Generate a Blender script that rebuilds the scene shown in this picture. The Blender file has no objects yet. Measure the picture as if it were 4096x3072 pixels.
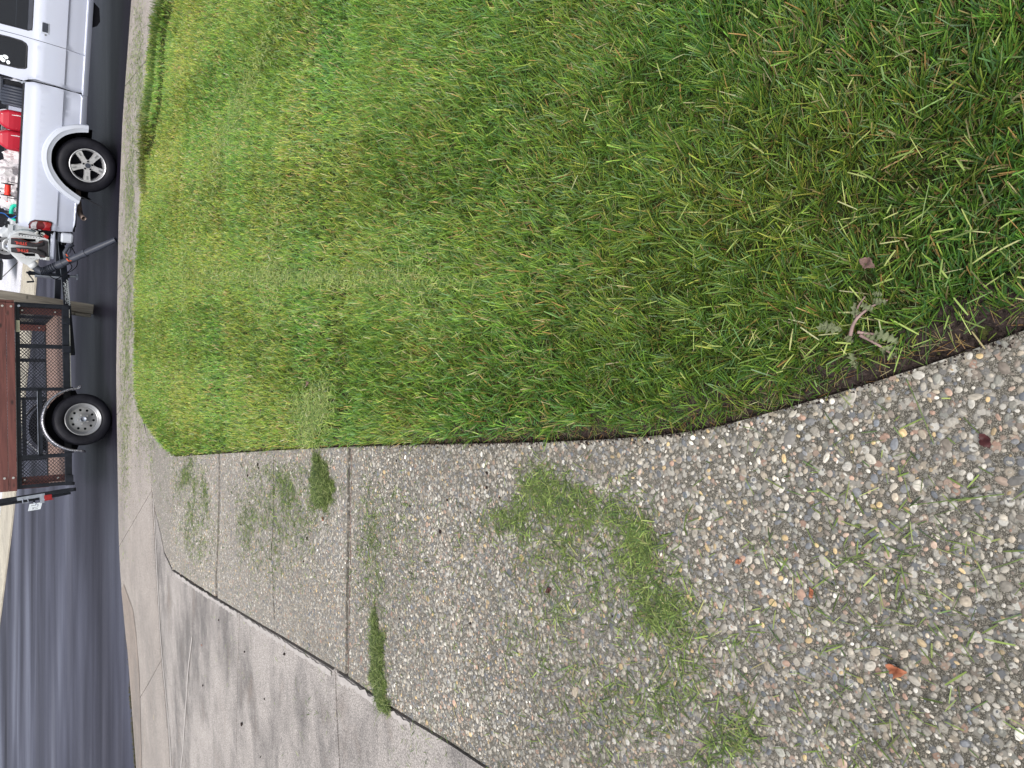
import bpy, bmesh, math, random
import numpy as np
from mathutils import Vector, Matrix
from mathutils.geometry import delaunay_2d_cdt
random.seed(7); RNG = np.random.default_rng(11)
SC = bpy.context.scene
COL = SC.collection
R = math.radians
# ------------------------------------------------------------------ camera
F = 2840.0; TH = R(41.5); CH = 2.5
s_, c_ = math.sin(TH), math.cos(TH)
cd = bpy.data.cameras.new('camera'); cam = bpy.data.objects.new('camera', cd); COL.objects.link(cam)
cam.matrix_world = Matrix(((0, 1, 0, 0), (-s_, 0, -c_, 0), (-c_, 0, s_, CH), (0, 0, 0, 1)))   # phone held upright, picture stored sideways
cd.sensor_fit = 'HORIZONTAL'; cd.sensor_width = 36; cd.lens = F / 4096 * 36
cd.clip_start = 0.05; cd.clip_end = 3000
SC.camera = cam
# ------------------------------------------------------------------ world, sun, exposure
W = bpy.data.worlds.new('World'); SC.world = W; W.use_nodes = True
wn = W.node_tree.nodes; wl = W.node_tree.links
sky = wn.new('ShaderNodeTexSky'); sky.sky_type = 'NISHITA'; sky.sun_disc = False
SUN_EL, SUN_AZ = 58, 200            # azimuth the light comes from, clockwise from +Y
sky.sun_elevation = R(SUN_EL); sky.sun_rotation = R(SUN_AZ)
sky.dust_density = 3.0; sky.air_density = 1.0; sky.ozone_density = 1.0
wn['Background'].inputs[1].default_value = 0.125
hs = wn.new('ShaderNodeHueSaturation'); hs.inputs['Saturation'].default_value = 0.42      # thin cloud takes most of the blue out
wl.new(sky.outputs[0], hs.inputs['Color']); wl.new(hs.outputs[0], wn['Background'].inputs[0])
sd = bpy.data.lights.new('sun', 'SUN'); sd.energy = 1.5; sd.angle = R(22); sd.color = (1, 0.96, 0.91)
sun = bpy.data.objects.new('sun', sd); COL.objects.link(sun)
az = R(SUN_AZ); el = R(SUN_EL)
sdir = Vector((math.sin(az) * math.cos(el), math.cos(az) * math.cos(el), math.sin(el)))
sun.rotation_euler = sdir.to_track_quat('Z', 'Y').to_euler()
SC.view_settings.view_transform = 'Standard'; SC.view_settings.look = 'None'
SC.view_settings.exposure = 0.88; SC.view_settings.gamma = 1.0
SC.render.engine = 'CYCLES'

# ------------------------------------------------------------------ terrain maths
CURB = [(-14, 7.5), (-9, 9.0), (-4.96, 10.12), (-3.4, 10.6), (-2.06, 10.82), (0.12, 10.96), (0.88, 10.91), (2.2, 10.83), (3.54, 10.61), (4.97, 10.16), (8, 8.9), (12, 6.8)]
_cx = np.array([p[0] for p in CURB]); _cy = np.array([p[1] for p in CURB])
def curb_y(x): return np.interp(x, _cx, _cy)
def lip(x): return np.interp(x, [-3.6, -2.6], [0.05, 0.10])
def HG(x, y): return lip(x) + 0.078 * (curb_y(x) - y)          # ground rises from the street to the house
def unproj(px, py, dz=0.0):
    """arrays of photo pixels to points on the sloping yard"""
    px = np.asarray(px, float); py = np.asarray(py, float)
    dx = 1536 - py; dy = F * c_ - (px - 2048) * s_; dzv = -F * s_ - (px - 2048) * c_
    z = np.full_like(dx, 0.5)
    for _ in range(12):
        t = (z - CH) / dzv; x = t * dx; y = t * dy
        z = z * 0.3 + 0.7 * (HG(x, y) + dz)
    return np.stack([x, y], -1)
def toworld(pts): return [tuple(p) for p in unproj([p[0] for p in pts], [p[1] for p in pts])]
def ray_at_z(px, py, z):
    dx = 1536 - py; dy = F * c_ - (px - 2048) * s_; dzv = -F * s_ - (px - 2048) * c_
    t = (z - CH) / dzv
    return (t * dx, t * dy, z)

# ------------------------------------------------------------------ materials
def new_mat(name):
    m = bpy.data.materials.new(name); m.use_nodes = True
    return m, m.node_tree.nodes, m.node_tree.links, m.node_tree.nodes['Principled BSDF']
def ramp(nt, stops, interp='LINEAR'):
    r = nt.new('ShaderNodeValToRGB'); r.color_ramp.interpolation = interp
    e = r.color_ramp.elements
    while len(e) < len(stops): e.new(0.5)
    for i, (p, c) in enumerate(stops): e[i].position = p; e[i].color = (*c, 1)
    return r
def mapping(n, l, scale=(1, 1, 1), rot=0.0, kind='Object'):
    tc = n.new('ShaderNodeTexCoord'); mp = n.new('ShaderNodeMapping')
    mp.inputs['Scale'].default_value = scale; mp.inputs['Rotation'].default_value = (0, 0, rot)
    l.new(tc.outputs[kind], mp.inputs[0]); return mp.outputs[0]
def noise(n, l, vec, scale, detail=4, rough=0.55, dist=0.0):
    t = n.new('ShaderNodeTexNoise'); t.inputs['Scale'].default_value = scale; t.inputs['Detail'].default_value = detail
    t.inputs['Roughness'].default_value = rough; t.inputs['Distortion'].default_value = dist
    l.new(vec, t.inputs['Vector']); return t.outputs['Fac']
def mixc(n, l, fac, a, b, mode='MIX'):
    m = n.new('ShaderNodeMix'); m.data_type = 'RGBA'; m.blend_type = mode
    for sock, v in ((m.inputs[0], fac), (m.inputs[6], a), (m.inputs[7], b)):
        if hasattr(v, 'links'): l.new(v, sock)
        elif isinstance(v, (int, float)): sock.default_value = v
        else: sock.default_value = (*v, 1)
    return m.outputs[2]
def bump(n, l, b, h, strength=0.5, dist=0.01):
    bp = n.new('ShaderNodeBump'); bp.inputs['Strength'].default_value = strength; bp.inputs['Distance'].default_value = dist
    l.new(h, bp.inputs['Height']); l.new(bp.outputs[0], b.inputs['Normal'])
def simple(name, col, rough=0.5, metal=0.0, var=0.12, nscale=6, coat=0.0, bmp=0.0, bscale=60, dirt=None, dirt_amt=0.3, spec=0.32):
    m, n, l, b = new_mat(name)
    v = mapping(n, l)
    f = noise(n, l, v, nscale, 5)
    dark = tuple(c * (1 - var) for c in col); lite = tuple(min(1, c * (1 + var)) for c in col)
    r = ramp(n, [(0.3, dark), (0.7, lite)]); l.new(f, r.inputs[0]); out = r.outputs[0]
    if dirt:
        f2 = noise(n, l, v, nscale * 1.7, 8, 0.7)
        r2 = ramp(n, [(0.45, (0, 0, 0)), (0.75, (dirt_amt,) * 3)]); l.new(f2, r2.inputs[0])
        out = mixc(n, l, r2.outputs[0], out, dirt)
    l.new(out, b.inputs['Base Color'])
    b.inputs['Roughness'].default_value = rough; b.inputs['Metallic'].default_value = metal
    b.inputs['Coat Weight'].default_value = coat; b.inputs['Specular IOR Level'].default_value = spec
    if bmp: bump(n, l, b, noise(n, l, v, bscale, 4), bmp, 0.01)
    return m

def mat_asphalt():
    m, n, l, b = new_mat('asphalt')
    v = mapping(n, l, (0.09, 0.62, 1), 0.06); v2 = mapping(n, l, (1, 1, 1))
    v3 = mapping(n, l, (0.13, 2.2, 1), 0.04)
    f = noise(n, l, v, 1.0, 4, 0.55, 0.3)
    r = ramp(n, [(0.34, (0.013, 0.012, 0.019)), (0.46, (0.024, 0.023, 0.036)), (0.56, (0.042, 0.042, 0.064)), (0.66, (0.085, 0.088, 0.122))])  # paler blue-grey stops put patches of sky sheen into the base colour
    l.new(f, r.inputs[0])
    f3 = noise(n, l, v3, 1.0, 6, 0.6, 0.2)
    r3 = ramp(n, [(0.50, (0, 0, 0)), (0.66, (0.7,) * 3)]); l.new(f3, r3.inputs[0])
    o = mixc(n, l, r3.outputs[0], r.outputs[0], (0.058, 0.057, 0.076))
    f4 = noise(n, l, v2, 220, 3, 0.7)
    r4 = ramp(n, [(0.38, (0.6,) * 3), (0.64, (1.55,) * 3)]); l.new(f4, r4.inputs[0])
    o = mixc(n, l, 1.0, o, r4.outputs[0], 'MULTIPLY')
    # tar-black band along the near curb, carrying painted shade under the truck and trailer
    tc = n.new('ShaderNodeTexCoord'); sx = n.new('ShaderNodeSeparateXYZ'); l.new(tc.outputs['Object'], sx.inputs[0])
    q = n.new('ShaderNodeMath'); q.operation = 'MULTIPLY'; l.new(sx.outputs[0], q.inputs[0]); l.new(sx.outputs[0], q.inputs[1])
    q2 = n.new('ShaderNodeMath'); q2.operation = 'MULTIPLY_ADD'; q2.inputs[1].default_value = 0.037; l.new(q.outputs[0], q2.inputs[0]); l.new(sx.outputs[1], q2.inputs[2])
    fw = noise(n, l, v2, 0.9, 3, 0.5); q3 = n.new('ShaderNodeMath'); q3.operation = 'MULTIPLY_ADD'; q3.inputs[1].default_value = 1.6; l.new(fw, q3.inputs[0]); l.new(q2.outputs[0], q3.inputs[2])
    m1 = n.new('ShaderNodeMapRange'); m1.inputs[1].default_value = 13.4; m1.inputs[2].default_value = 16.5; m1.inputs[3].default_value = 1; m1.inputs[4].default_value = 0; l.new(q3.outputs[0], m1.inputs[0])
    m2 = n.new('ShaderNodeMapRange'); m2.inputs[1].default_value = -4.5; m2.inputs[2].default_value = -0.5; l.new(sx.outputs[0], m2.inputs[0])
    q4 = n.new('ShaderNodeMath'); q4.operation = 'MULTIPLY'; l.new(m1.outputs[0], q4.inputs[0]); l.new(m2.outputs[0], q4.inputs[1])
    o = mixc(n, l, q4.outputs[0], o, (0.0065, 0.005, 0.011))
    l.new(o, b.inputs['Base Color'])
    rr = ramp(n, [(0.3, (0.62,) * 3), (0.7, (0.40,) * 3)]); l.new(f, rr.inputs[0]); l.new(rr.outputs[0], b.inputs['Roughness'])
    b.inputs['Specular IOR Level'].default_value = 0.14
    bump(n, l, b, f4, 0.35, 0.004)
    return m
def mat_concrete(name, base, grain=260, stain=0.35, warm=(0.40, 0.33, 0.27), dark=(0.16, 0.15, 0.14), streak=(0.5, 1.2, 1), pos=(0.0, 0.0)):
    m, n, l, b = new_mat(name)
    v = mapping(n, l); vs = mapping(n, l, streak, 0.25)
    f = noise(n, l, v, 2.2, 6, 0.6, 0.4)
    r = ramp(n, [(0.3, tuple(c * 0.84 for c in base)), (0.7, tuple(c * 1.1 for c in base))]); l.new(f, r.inputs[0])
    o = r.outputs[0]
    f2 = noise(n, l, vs, 1.3, 8, 0.68, 0.15)
    r2 = ramp(n, [(0.45, (0, 0, 0)), (0.64, (stain,) * 3)]); l.new(f2, r2.inputs[0])
    o = mixc(n, l, r2.outputs[0], o, dark)
    f3 = noise(n, l, vs, 2.6, 7, 0.66, 0.2)
    r3 = ramp(n, [(0.56, (0, 0, 0)), (0.74, (0.45,) * 3)]); l.new(f3, r3.inputs[0])
    o = mixc(n, l, r3.outputs[0], o, warm)
    f4 = noise(n, l, v, grain, 2, 0.8)
    r4 = ramp(n, [(0.36, (0.50,) * 3), (0.5, (0.96,) * 3), (0.64, (1.50,) * 3)]); l.new(f4, r4.inputs[0])
    o = mixc(n, l, 0.9, o, r4.outputs[0], 'MULTIPLY')
    l.new(o, b.inputs['Base Color']); b.inputs['Roughness'].default_value = 0.85; b.inputs['Specular IOR Level'].default_value = 0.3
    bump(n, l, b, f4, 0.5, 0.004)
    return m
STONES = [(0.0, (0.25, 0.235, 0.21)), (0.12, (0.38, 0.36, 0.325)), (0.22, (0.17, 0.165, 0.16)), (0.34, (0.31, 0.27, 0.22)), (0.44, (0.155, 0.16, 0.172)),
          (0.54, (0.50, 0.485, 0.45)), (0.62, (0.29, 0.275, 0.25)), (0.70, (0.32, 0.24, 0.195)), (0.76, (0.225, 0.225, 0.205)), (0.84, (0.37, 0.34, 0.295)), (0.92, (0.21, 0.18, 0.155)), (0.97, (0.32, 0.215, 0.17))]
def mat_aggregate():
    m, n, l, b = new_mat('exposed_aggregate')
    v = mapping(n, l)
    def vor(scale, rnd=1.0):
        t = n.new('ShaderNodeTexVoronoi'); t.inputs['Scale'].default_value = scale; t.inputs['Randomness'].default_value = rnd
        l.new(v, t.inputs['Vector']); return t
    a = vor(52)
    sp = n.new('ShaderNodeSeparateColor'); l.new(a.outputs['Color'], sp.inputs[0])
    pal = ramp(n, STONES, 'CONSTANT'); l.new(sp.outputs[0], pal.inputs[0])
    mort = noise(n, l, v, 420, 3, 0.8)
    mr = ramp(n, [(0.38, (0.030, 0.027, 0.022)), (0.50, (0.115, 0.104, 0.086)), (0.58, (0.20, 0.185, 0.155)), (0.66, (0.46, 0.44, 0.39))]); l.new(mort, mr.inputs[0])
    edge = ramp(n, [(0.38, (1, 1, 1)), (0.56, (0, 0, 0))])
    ds = n.new('ShaderNodeMath'); ds.operation = 'MULTIPLY'; ds.inputs[1].default_value = 1.0
    l.new(a.outputs['Distance'], ds.inputs[0]); l.new(ds.outputs[0], edge.inputs[0])
    gate = n.new('ShaderNodeMath'); gate.operation = 'LESS_THAN'; gate.inputs[1].default_value = 0.8
    l.new(sp.outputs[1], gate.inputs[0])
    g2 = n.new('ShaderNodeMath'); g2.operation = 'MULTIPLY'; l.new(gate.outputs[0], g2.inputs[0]); l.new(edge.outputs[0], g2.inputs[1])
    o = mixc(n, l, g2.outputs[0], mr.outputs[0], pal.outputs[0])
    big = noise(n, l, v, 1.1, 5, 0.6, 0.5)
    br = ramp(n, [(0.3, (0.72, 0.71, 0.66)), (0.72, (1.16, 1.15, 1.12))]); l.new(big, br.inputs[0])
    o = mixc(n, l, 1.0, o, br.outputs[0], 'MULTIPLY')
    # cement-rich, paler towards the street
    tc = n.new('ShaderNodeTexCoord'); sx = n.new('ShaderNodeSeparateXYZ'); l.new(tc.outputs['Object'], sx.inputs[0])
    mr2 = n.new('ShaderNodeMapRange'); mr2.inputs[1].default_value = 2.2; mr2.inputs[2].default_value = 4.6; mr2.inputs[4].default_value = 0.30
    l.new(sx.outputs[1], mr2.inputs[0])
    o = mixc(n, l, mr2.outputs[0], o, (0.46, 0.415, 0.37))
    l.new(o, b.inputs['Base Color']); b.inputs['Roughness'].default_value = 0.75; b.inputs['Specular IOR Level'].default_value = 0.35
    inv = n.new('ShaderNodeMath'); inv.operation = 'MULTIPLY_ADD'; inv.inputs[1].default_value = 1.0
    l.new(g2.outputs[0], inv.inputs[0]); l.new(mort, inv.inputs[2])
    bump(n, l, b, inv.outputs[0], 0.55, 0.006)
    return m
def mat_attr(name, rough=0.6, transl=0.0, spec=0.4):
    m, n, l, b = new_mat(name)
    a = n.new('ShaderNodeAttribute'); a.attribute_name = 'tint'
    l.new(a.outputs['Color'], b.inputs['Base Color'])
    b.inputs['Roughness'].default_value = rough; b.inputs['Specular IOR Level'].default_value = spec
    if transl:
        t = n.new('ShaderNodeBsdfTranslucent'); l.new(a.outputs['Color'], t.inputs[0])
        mx = n.new('ShaderNodeMixShader'); mx.inputs[0].default_value = transl
        l.new(b.outputs[0], mx.inputs[1]); l.new(t.outputs[0], mx.inputs[2]); l.new(mx.outputs[0], n['Material Output'].inputs[0])
    return m
def mat_soil(name, cols, bs=90):
    m, n, l, b = new_mat(name); v = mapping(n, l)
    f = noise(n, l, v, bs, 6, 0.75); r = ramp(n, cols); l.new(f, r.inputs[0]); l.new(r.outputs[0], b.inputs['Base Color'])
    b.inputs['Roughness'].default_value = 0.95; b.inputs['Specular IOR Level'].default_value = 0.15
    bump(n, l, b, f, 0.9, 0.015); return m
def mat_wood(name, a, c, rough=0.7, knots=True, scale=(1.2, 14, 14)):
    m, n, l, b = new_mat(name); v = mapping(n, l, scale)
    f = noise(n, l, v, 2.0, 7, 0.6, 0.6); r = ramp(n, [(0.3, a), (0.7, c)]); l.new(f, r.inputs[0]); o = r.outputs[0]
    if knots:
        v2 = mapping(n, l, (4.0, 9, 9)); t = n.new('ShaderNodeTexVoronoi'); t.inputs['Scale'].default_value = 1.0; l.new(v2, t.inputs['Vector'])
        r2 = ramp(n, [(0.06, (1, 1, 1)), (0.20, (0, 0, 0))]); l.new(t.outputs['Distance'], r2.inputs[0])
        o = mixc(n, l, r2.outputs[0], o, tuple(x * 0.3 for x in a))
    l.new(o, b.inputs['Base Color']); b.inputs['Roughness'].default_value = rough
    bump(n, l, b, f, 0.3, 0.004); return m

M = {}
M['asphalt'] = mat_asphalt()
M['sidewalk'] = mat_concrete('pale_concrete', (0.315, 0.280, 0.250), 110, 0.35)
M['apron'] = mat_concrete('stained_concrete', (0.335, 0.305, 0.280), 130, 0.92, (0.27, 0.215, 0.175), (0.135, 0.125, 0.118), (0.9, 1.7, 1))
M['gutter'] = mat_concrete('gutter_concrete', (0.27, 0.225, 0.19), 160, 0.5)
M['seam'] = simple('worn_seam', (0.385, 0.355, 0.33), 0.8, nscale=30)
M['far_slab'] = mat_concrete('far_white_concrete', (0.60, 0.60, 0.64), 60, 0.15)
M['far_curb'] = mat_concrete('far_curb_concrete', (0.44, 0.40, 0.32), 120, 0.4)
M['agg'] = mat_aggregate()
M['pebble'] = mat_attr('pebble_stone', 0.6, 0, 0.45)
M['grass'] = mat_attr('grass_blade', 0.42, 0.42, 0.45)
M['soil'] = mat_soil('dark_soil', [(0.3, (0.014, 0.010, 0.009)), (0.52, (0.052, 0.038, 0.034)), (0.72, (0.13, 0.095, 0.085))], 110)
M['thatch'] = mat_soil('lawn_thatch', [(0.3, (0.012, 0.016, 0.006)), (0.5, (0.035, 0.045, 0.013)), (0.72, (0.11, 0.10, 0.035))], 70)
M['crack'] = simple('dirt_filled_crack', (0.05, 0.042, 0.035), 0.95, nscale=40, var=0.5)
M['exp'] = simple('old_wood_strip', (0.14, 0.085, 0.068), 0.9, nscale=40, var=0.5)
M['white'] = simple('white_car_paint', (0.46, 0.49, 0.59), 0.28, 0, 0.02, 1.5, coat=0.6, dirt=(0.5, 0.48, 0.45), dirt_amt=0.12)
M['flare'] = simple('white_plastic_flare', (0.46, 0.49, 0.56), 0.45, 0, 0.03, 3, dirt=(0.45, 0.44, 0.42), dirt_amt=0.2)
M['black'] = simple('black_steel_paint', (0.009, 0.011, 0.016), 0.42, 0.0, 0.3, 8, dirt=(0.04, 0.045, 0.06), dirt_amt=0.3, spec=0.25)
M['blackpl'] = simple('black_plastic', (0.018, 0.019, 0.023), 0.55, 0, 0.3, 8)
M['gap'] = simple('panel_gap', (0.005, 0.005, 0.007), 0.9, spec=0.1)
M['rubber'] = simple('tyre_rubber', (0.008, 0.008, 0.012), 0.6, 0, 0.35, 5, dirt=(0.03, 0.03, 0.035), dirt_amt=0.3, bmp=0.15, bscale=80, spec=0.2)
M['alloy'] = simple('silver_alloy', (0.55, 0.55, 0.56), 0.38, 0.55, 0.10, 8, dirt=(0.16, 0.14, 0.12), dirt_amt=0.35)
M['steelgrey'] = simple('grey_painted_steel', (0.27, 0.275, 0.285), 0.38, 0.5, 0.10, 9, dirt=(0.14, 0.12, 0.10), dirt_amt=0.35)
M['chrome'] = simple('diamond_plate', (0.30, 0.30, 0.33), 0.22, 0.9, 0.25, 14, bmp=0.6, bscale=70)
M['galv'] = simple('worn_zinc', (0.33, 0.36, 0.42), 0.45, 0.6, 0.25, 14)
M['redwood'] = mat_wood('red_stained_board', (0.065, 0.019, 0.017), (0.15, 0.050, 0.040), 0.6)
M['floorwood'] = mat_wood('trailer_floor_wood', (0.13, 0.085, 0.07), (0.34, 0.225, 0.185), 0.85, True, (1.0, 22, 22))
M['timber'] = mat_wood('weathered_timber', (0.12, 0.105, 0.085), (0.27, 0.245, 0.20), 0.85, True, (14, 14, 1.2))
M['bolt'] = simple('zinc_bolt', (0.62, 0.62, 0.62), 0.35, 0.8)
M['red'] = simple('red_plastic', (0.40, 0.012, 0.030), 0.4, 0, 0.12, 4)
M['lens'] = simple('red_lens', (0.26, 0.008, 0.012), 0.15, 0, 0.2, 9, coat=1.0)
M['lensdark'] = simple('dark_red_lens', (0.085, 0.005, 0.008), 0.15, 0, 0.2, 9, coat=1.0)
M['lensclear'] = simple('clear_lens', (0.42, 0.40, 0.42), 0.10, 0.2, 0.35, 30, coat=1.0)
M['cord'] = simple('red_trimmer_line', (0.70, 0.035, 0.02), 0.5, 0, 0.3, 40)
M['teal'] = simple('teal_plastic', (0.02, 0.55, 0.38), 0.4, 0, 0.1, 5)
M['bag'] = simple('white_plastic_bag', (0.62, 0.59, 0.60), 0.5, 0, 0.12, 12, dirt=(0.25, 0.18, 0.16), dirt_amt=0.35, bmp=0.7, bscale=22)
M['hose'] = simple('grey_corrugated_plastic', (0.035, 0.040, 0.055), 0.5, 0, 0.2, 6)
M['tubeg'] = simple('grey_blower_tube', (0.040, 0.045, 0.060), 0.38, 0, 0.18, 8)
M['whitepl'] = simple('white_machine_plastic', (0.50, 0.52, 0.54), 0.38, 0, 0.06, 8, dirt=(0.3, 0.28, 0.25), dirt_amt=0.25)
M['webbing'] = simple('charcoal_webbing', (0.030, 0.028, 0.032), 0.85, 0, 0.3, 30)
M['orange'] = simple('orange_trim', (0.50, 0.085, 0.035), 0.5, 0, 0.1, 10)
M['letters'] = simple('orange_red_lettering', (0.50, 0.055, 0.04), 0.6)
M['ink'] = simple('black_ink', (0.02, 0.02, 0.03), 0.6)
M['paper'] = simple('white_sticker', (0.75, 0.80, 0.82), 0.5)
M['label'] = simple('yellowed_label', (0.50, 0.49, 0.34), 0.6)
M['exh'] = simple('rusty_exhaust', (0.22, 0.17, 0.15), 0.6, 0.6, 0.4, 20)
M['seat'] = simple('grey_seat_cloth', (0.05, 0.05, 0.06), 0.9)
M['darkcar'] = simple('black_car_paint', (0.012, 0.013, 0.017), 0.2, 0, 0.1, 3, coat=0.8)
M['blue'] = simple('blue_cord', (0.03, 0.16, 0.55), 0.5)
M['stone'] = simple('brown_garden_stone', (0.27, 0.22, 0.18), 0.9, 0, 0.4, 9, bmp=0.5)
M['leaf_o'] = simple('orange_dead_leaf', (0.33, 0.125, 0.065), 0.7, 0, 0.25, 60)
M['leaf_r'] = simple('dark_red_leaf', (0.06, 0.016, 0.016), 0.6, 0, 0.3, 60)
M['leaf_p'] = simple('mauve_leaf', (0.14, 0.085, 0.07), 0.7, 0, 0.3, 60)
M['weed'] = simple('grey_green_weed_leaf', (0.125, 0.145, 0.075), 0.7, 0, 0.3, 50)
M['weedstem'] = simple('purple_weed_stem', (0.25, 0.17, 0.155), 0.6, 0, 0.25, 50)
def mat_glass():
    m, n, l, b = new_mat('tinted_glass')
    b.inputs['Base Color'].default_value = (0.012, 0.014, 0.018, 1); b.inputs['Roughness'].default_value = 0.04
    t = n.new('ShaderNodeBsdfTransparent'); t.inputs[0].default_value = (0.3, 0.35, 0.35, 1)
    mx = n.new('ShaderNodeMixShader'); mx.inputs[0].default_value = 0.25; b.inputs['Specular IOR Level'].default_value = 0.25
    v = mapping(n, l); f = noise(n, l, v, 3, 3); r = ramp(n, [(0.3, (0.10, 0.13, 0.14)), (0.7, (0.15, 0.18, 0.19))]); l.new(f, r.inputs[0]); l.new(r.outputs[0], t.inputs[0])
    l.new(b.outputs[0], mx.inputs[1]); l.new(t.outputs[0], mx.inputs[2]); l.new(mx.outputs[0], n['Material Output'].inputs[0])
    return m
M['glass'] = mat_glass()

# ------------------------------------------------------------------ helpers
def setp(o, label=None, cat=None, group=None, kind=None):
    if label: o['label'] = label
    if cat: o['category'] = cat
    if group: o['group'] = group
    if kind: o['kind'] = kind
    return o
def thing(name, label, cat, loc=(0, 0, 0), rz=0.0, group=None):
    o = bpy.data.objects.new(name, None); COL.objects.link(o); o.location = loc; o.rotation_euler = (0, 0, rz)
    o.empty_display_size = 0.1
    return setp(o, label, cat, group)
def obj(name, bm, m, parent=None, smooth=False, bevel=0.0):
    me = bpy.data.meshes.new(name); bm.normal_update(); bm.to_mesh(me); bm.free()
    return objm(name, me, m, parent, smooth, bevel)
def objm(name, me, m, parent=None, smooth=False, bevel=0.0):
    o = bpy.data.objects.new(name, me); COL.objects.link(o); me.materials.append(M[m] if isinstance(m, str) else m)
    if parent: o.parent = parent
    if smooth:
        for p in me.polygons: p.use_smooth = True
    if bevel:
        b = o.modifiers.new('bevel', 'BEVEL'); b.width = bevel; b.segments = 2; b.limit_method = 'ANGLE'; b.angle_limit = R(35)
    return o
def box(bm, c, d, rot=None):
    mt = Matrix.Translation(c) @ (rot if rot is not None else Matrix.Identity(4)) @ Matrix.Diagonal((*d, 1))
    return bmesh.ops.create_cube(bm, size=1, matrix=mt)['verts']
def bar(bm, a, b, w, h=None, upv=(0, 0, 1)):
    """box bar from a to b"""
    a = Vector(a); b = Vector(b); d = b - a; L = d.length
    if L < 1e-6: return
    x = d / L; u = Vector(upv)
    if abs(x.dot(u)) > 0.98: u = Vector((0, 1, 0))
    y = u.cross(x).normalized(); z = x.cross(y)
    h = h or w
    mt = Matrix((( x.x, y.x, z.x, (a.x + b.x) / 2), (x.y, y.y, z.y, (a.y + b.y) / 2), (x.z, y.z, z.z, (a.z + b.z) / 2), (0, 0, 0, 1))) @ Matrix.Diagonal((L, w, h, 1))
    bmesh.ops.create_cube(bm, size=1, matrix=mt)
def tube(bm, pts, r, seg=10, caps=True):
    """tube along pts, r number or list"""
    P = [Vector(p) for p in pts]; n = len(P); rs = r if isinstance(r, (list, tuple)) else [r] * n
    rings = []; prev = None
    for i in range(n):
        t = (P[min(i + 1, n - 1)] - P[max(i - 1, 0)]).normalized()
        if prev is None:
            u = Vector((0, 0, 1)) if abs(t.z) < 0.9 else Vector((0, 1, 0)); a = t.cross(u).normalized()
        else: a = (prev - t * prev.dot(t)).normalized()
        prev = a; b = t.cross(a)
        rings.append([bm.verts.new(P[i] + (a * math.cos(2 * math.pi * k / seg) + b * math.sin(2 * math.pi * k / seg)) * rs[i]) for k in range(seg)])
    for i in range(n - 1):
        for k in range(seg):
            bm.faces.new((rings[i][k], rings[i][(k + 1) % seg], rings[i + 1][(k + 1) % seg], rings[i + 1][k]))
    if caps:
        bm.faces.new(rings[0][::-1]); bm.faces.new(rings[-1])
def lathe(bm, prof, seg=48, axis='y', centre=(0, 0, 0), close=False):
    """prof: list of (axial, radius)"""
    rings = []
    for a, r in prof:
        ring = []
        for k in range(seg):
            t = 2 * math.pi * k / seg; u, v = r * math.cos(t), r * math.sin(t)
            p = (u, a, v) if axis == 'y' else ((u, v, a) if axis == 'z' else (a, u, v))
            ring.append(bm.verts.new((p[0] + centre[0], p[1] + centre[1], p[2] + centre[2])))
        rings.append(ring)
    for i in range(len(rings) - 1):
        for k in range(seg):
            bm.faces.new((rings[i][k], rings[i][(k + 1) % seg], rings[i + 1][(k + 1) % seg], rings[i + 1][k]))
    return rings
def cyl(bm, c, r, depth, axis='y', seg=24):
    prof = [(-depth / 2, r), (depth / 2, r)]
    rg = lathe(bm, prof, seg, axis, c)
    bm.faces.new(rg[0]); bm.faces.new(rg[-1][::-1])
def inpoly(x, y, poly):
    x = np.asarray(x, float); y = np.asarray(y, float); ins = np.zeros(x.shape, bool); n = len(poly)
    for i in range(n):
        x1, y1 = poly[i]; x2, y2 = poly[(i + 1) % n]
        if y1 == y2: continue
        c = ((y1 > y) != (y2 > y)) & (x < (x2 - x1) * (y - y1) / (y2 - y1) + x1)
        ins ^= c
    return ins
def edgedist(x, y, poly, closed=False):
    x = np.asarray(x, float); y = np.asarray(y, float); d = np.full(x.shape, 1e9)
    n = len(poly)
    for i in range(n if closed else n - 1):
        ax, ay = poly[i]; bx, by = poly[(i + 1) % n]; L = (bx - ax) ** 2 + (by - ay) ** 2 + 1e-12
        t = np.clip(((x - ax) * (bx - ax) + (y - ay) * (by - ay)) / L, 0, 1)
        d = np.minimum(d, np.hypot(x - ax - t * (bx - ax), y - ay - t * (by - ay)))
    return d
def cdt(outer, holes=(), inner=()):
    vs = []; es = []
    for loop in [outer] + list(holes):
        b = len(vs); n = len(loop); vs += [Vector((p[0], p[1])) for p in loop]; es += [(b + i, b + (i + 1) % n) for i in range(n)]
    vs += [Vector((p[0], p[1])) for p in inner]
    ov, oe, of, *_ = delaunay_2d_cdt(vs, es, [], 0, 1e-6)
    cx = np.array([[sum(ov[i][0] for i in f) / len(f), sum(ov[i][1] for i in f) / len(f)] for f in of])
    ok = inpoly(cx[:, 0], cx[:, 1], outer)
    for h in holes: ok &= ~inpoly(cx[:, 0], cx[:, 1], h)
    return ov, [f for f, k in zip(of, ok) if k]
def densify(loop, step, closed=True):
    out = []; n = len(loop)
    for i in range(n if closed else n - 1):
        a = loop[i]; b = loop[(i + 1) % n]; L = math.hypot(b[0] - a[0], b[1] - a[1]); k = max(1, int(L / step))
        out += [(a[0] + (b[0] - a[0]) * j / k, a[1] + (b[1] - a[1]) * j / k) for j in range(k)]
    if not closed: out.append(loop[-1])
    return out
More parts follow.
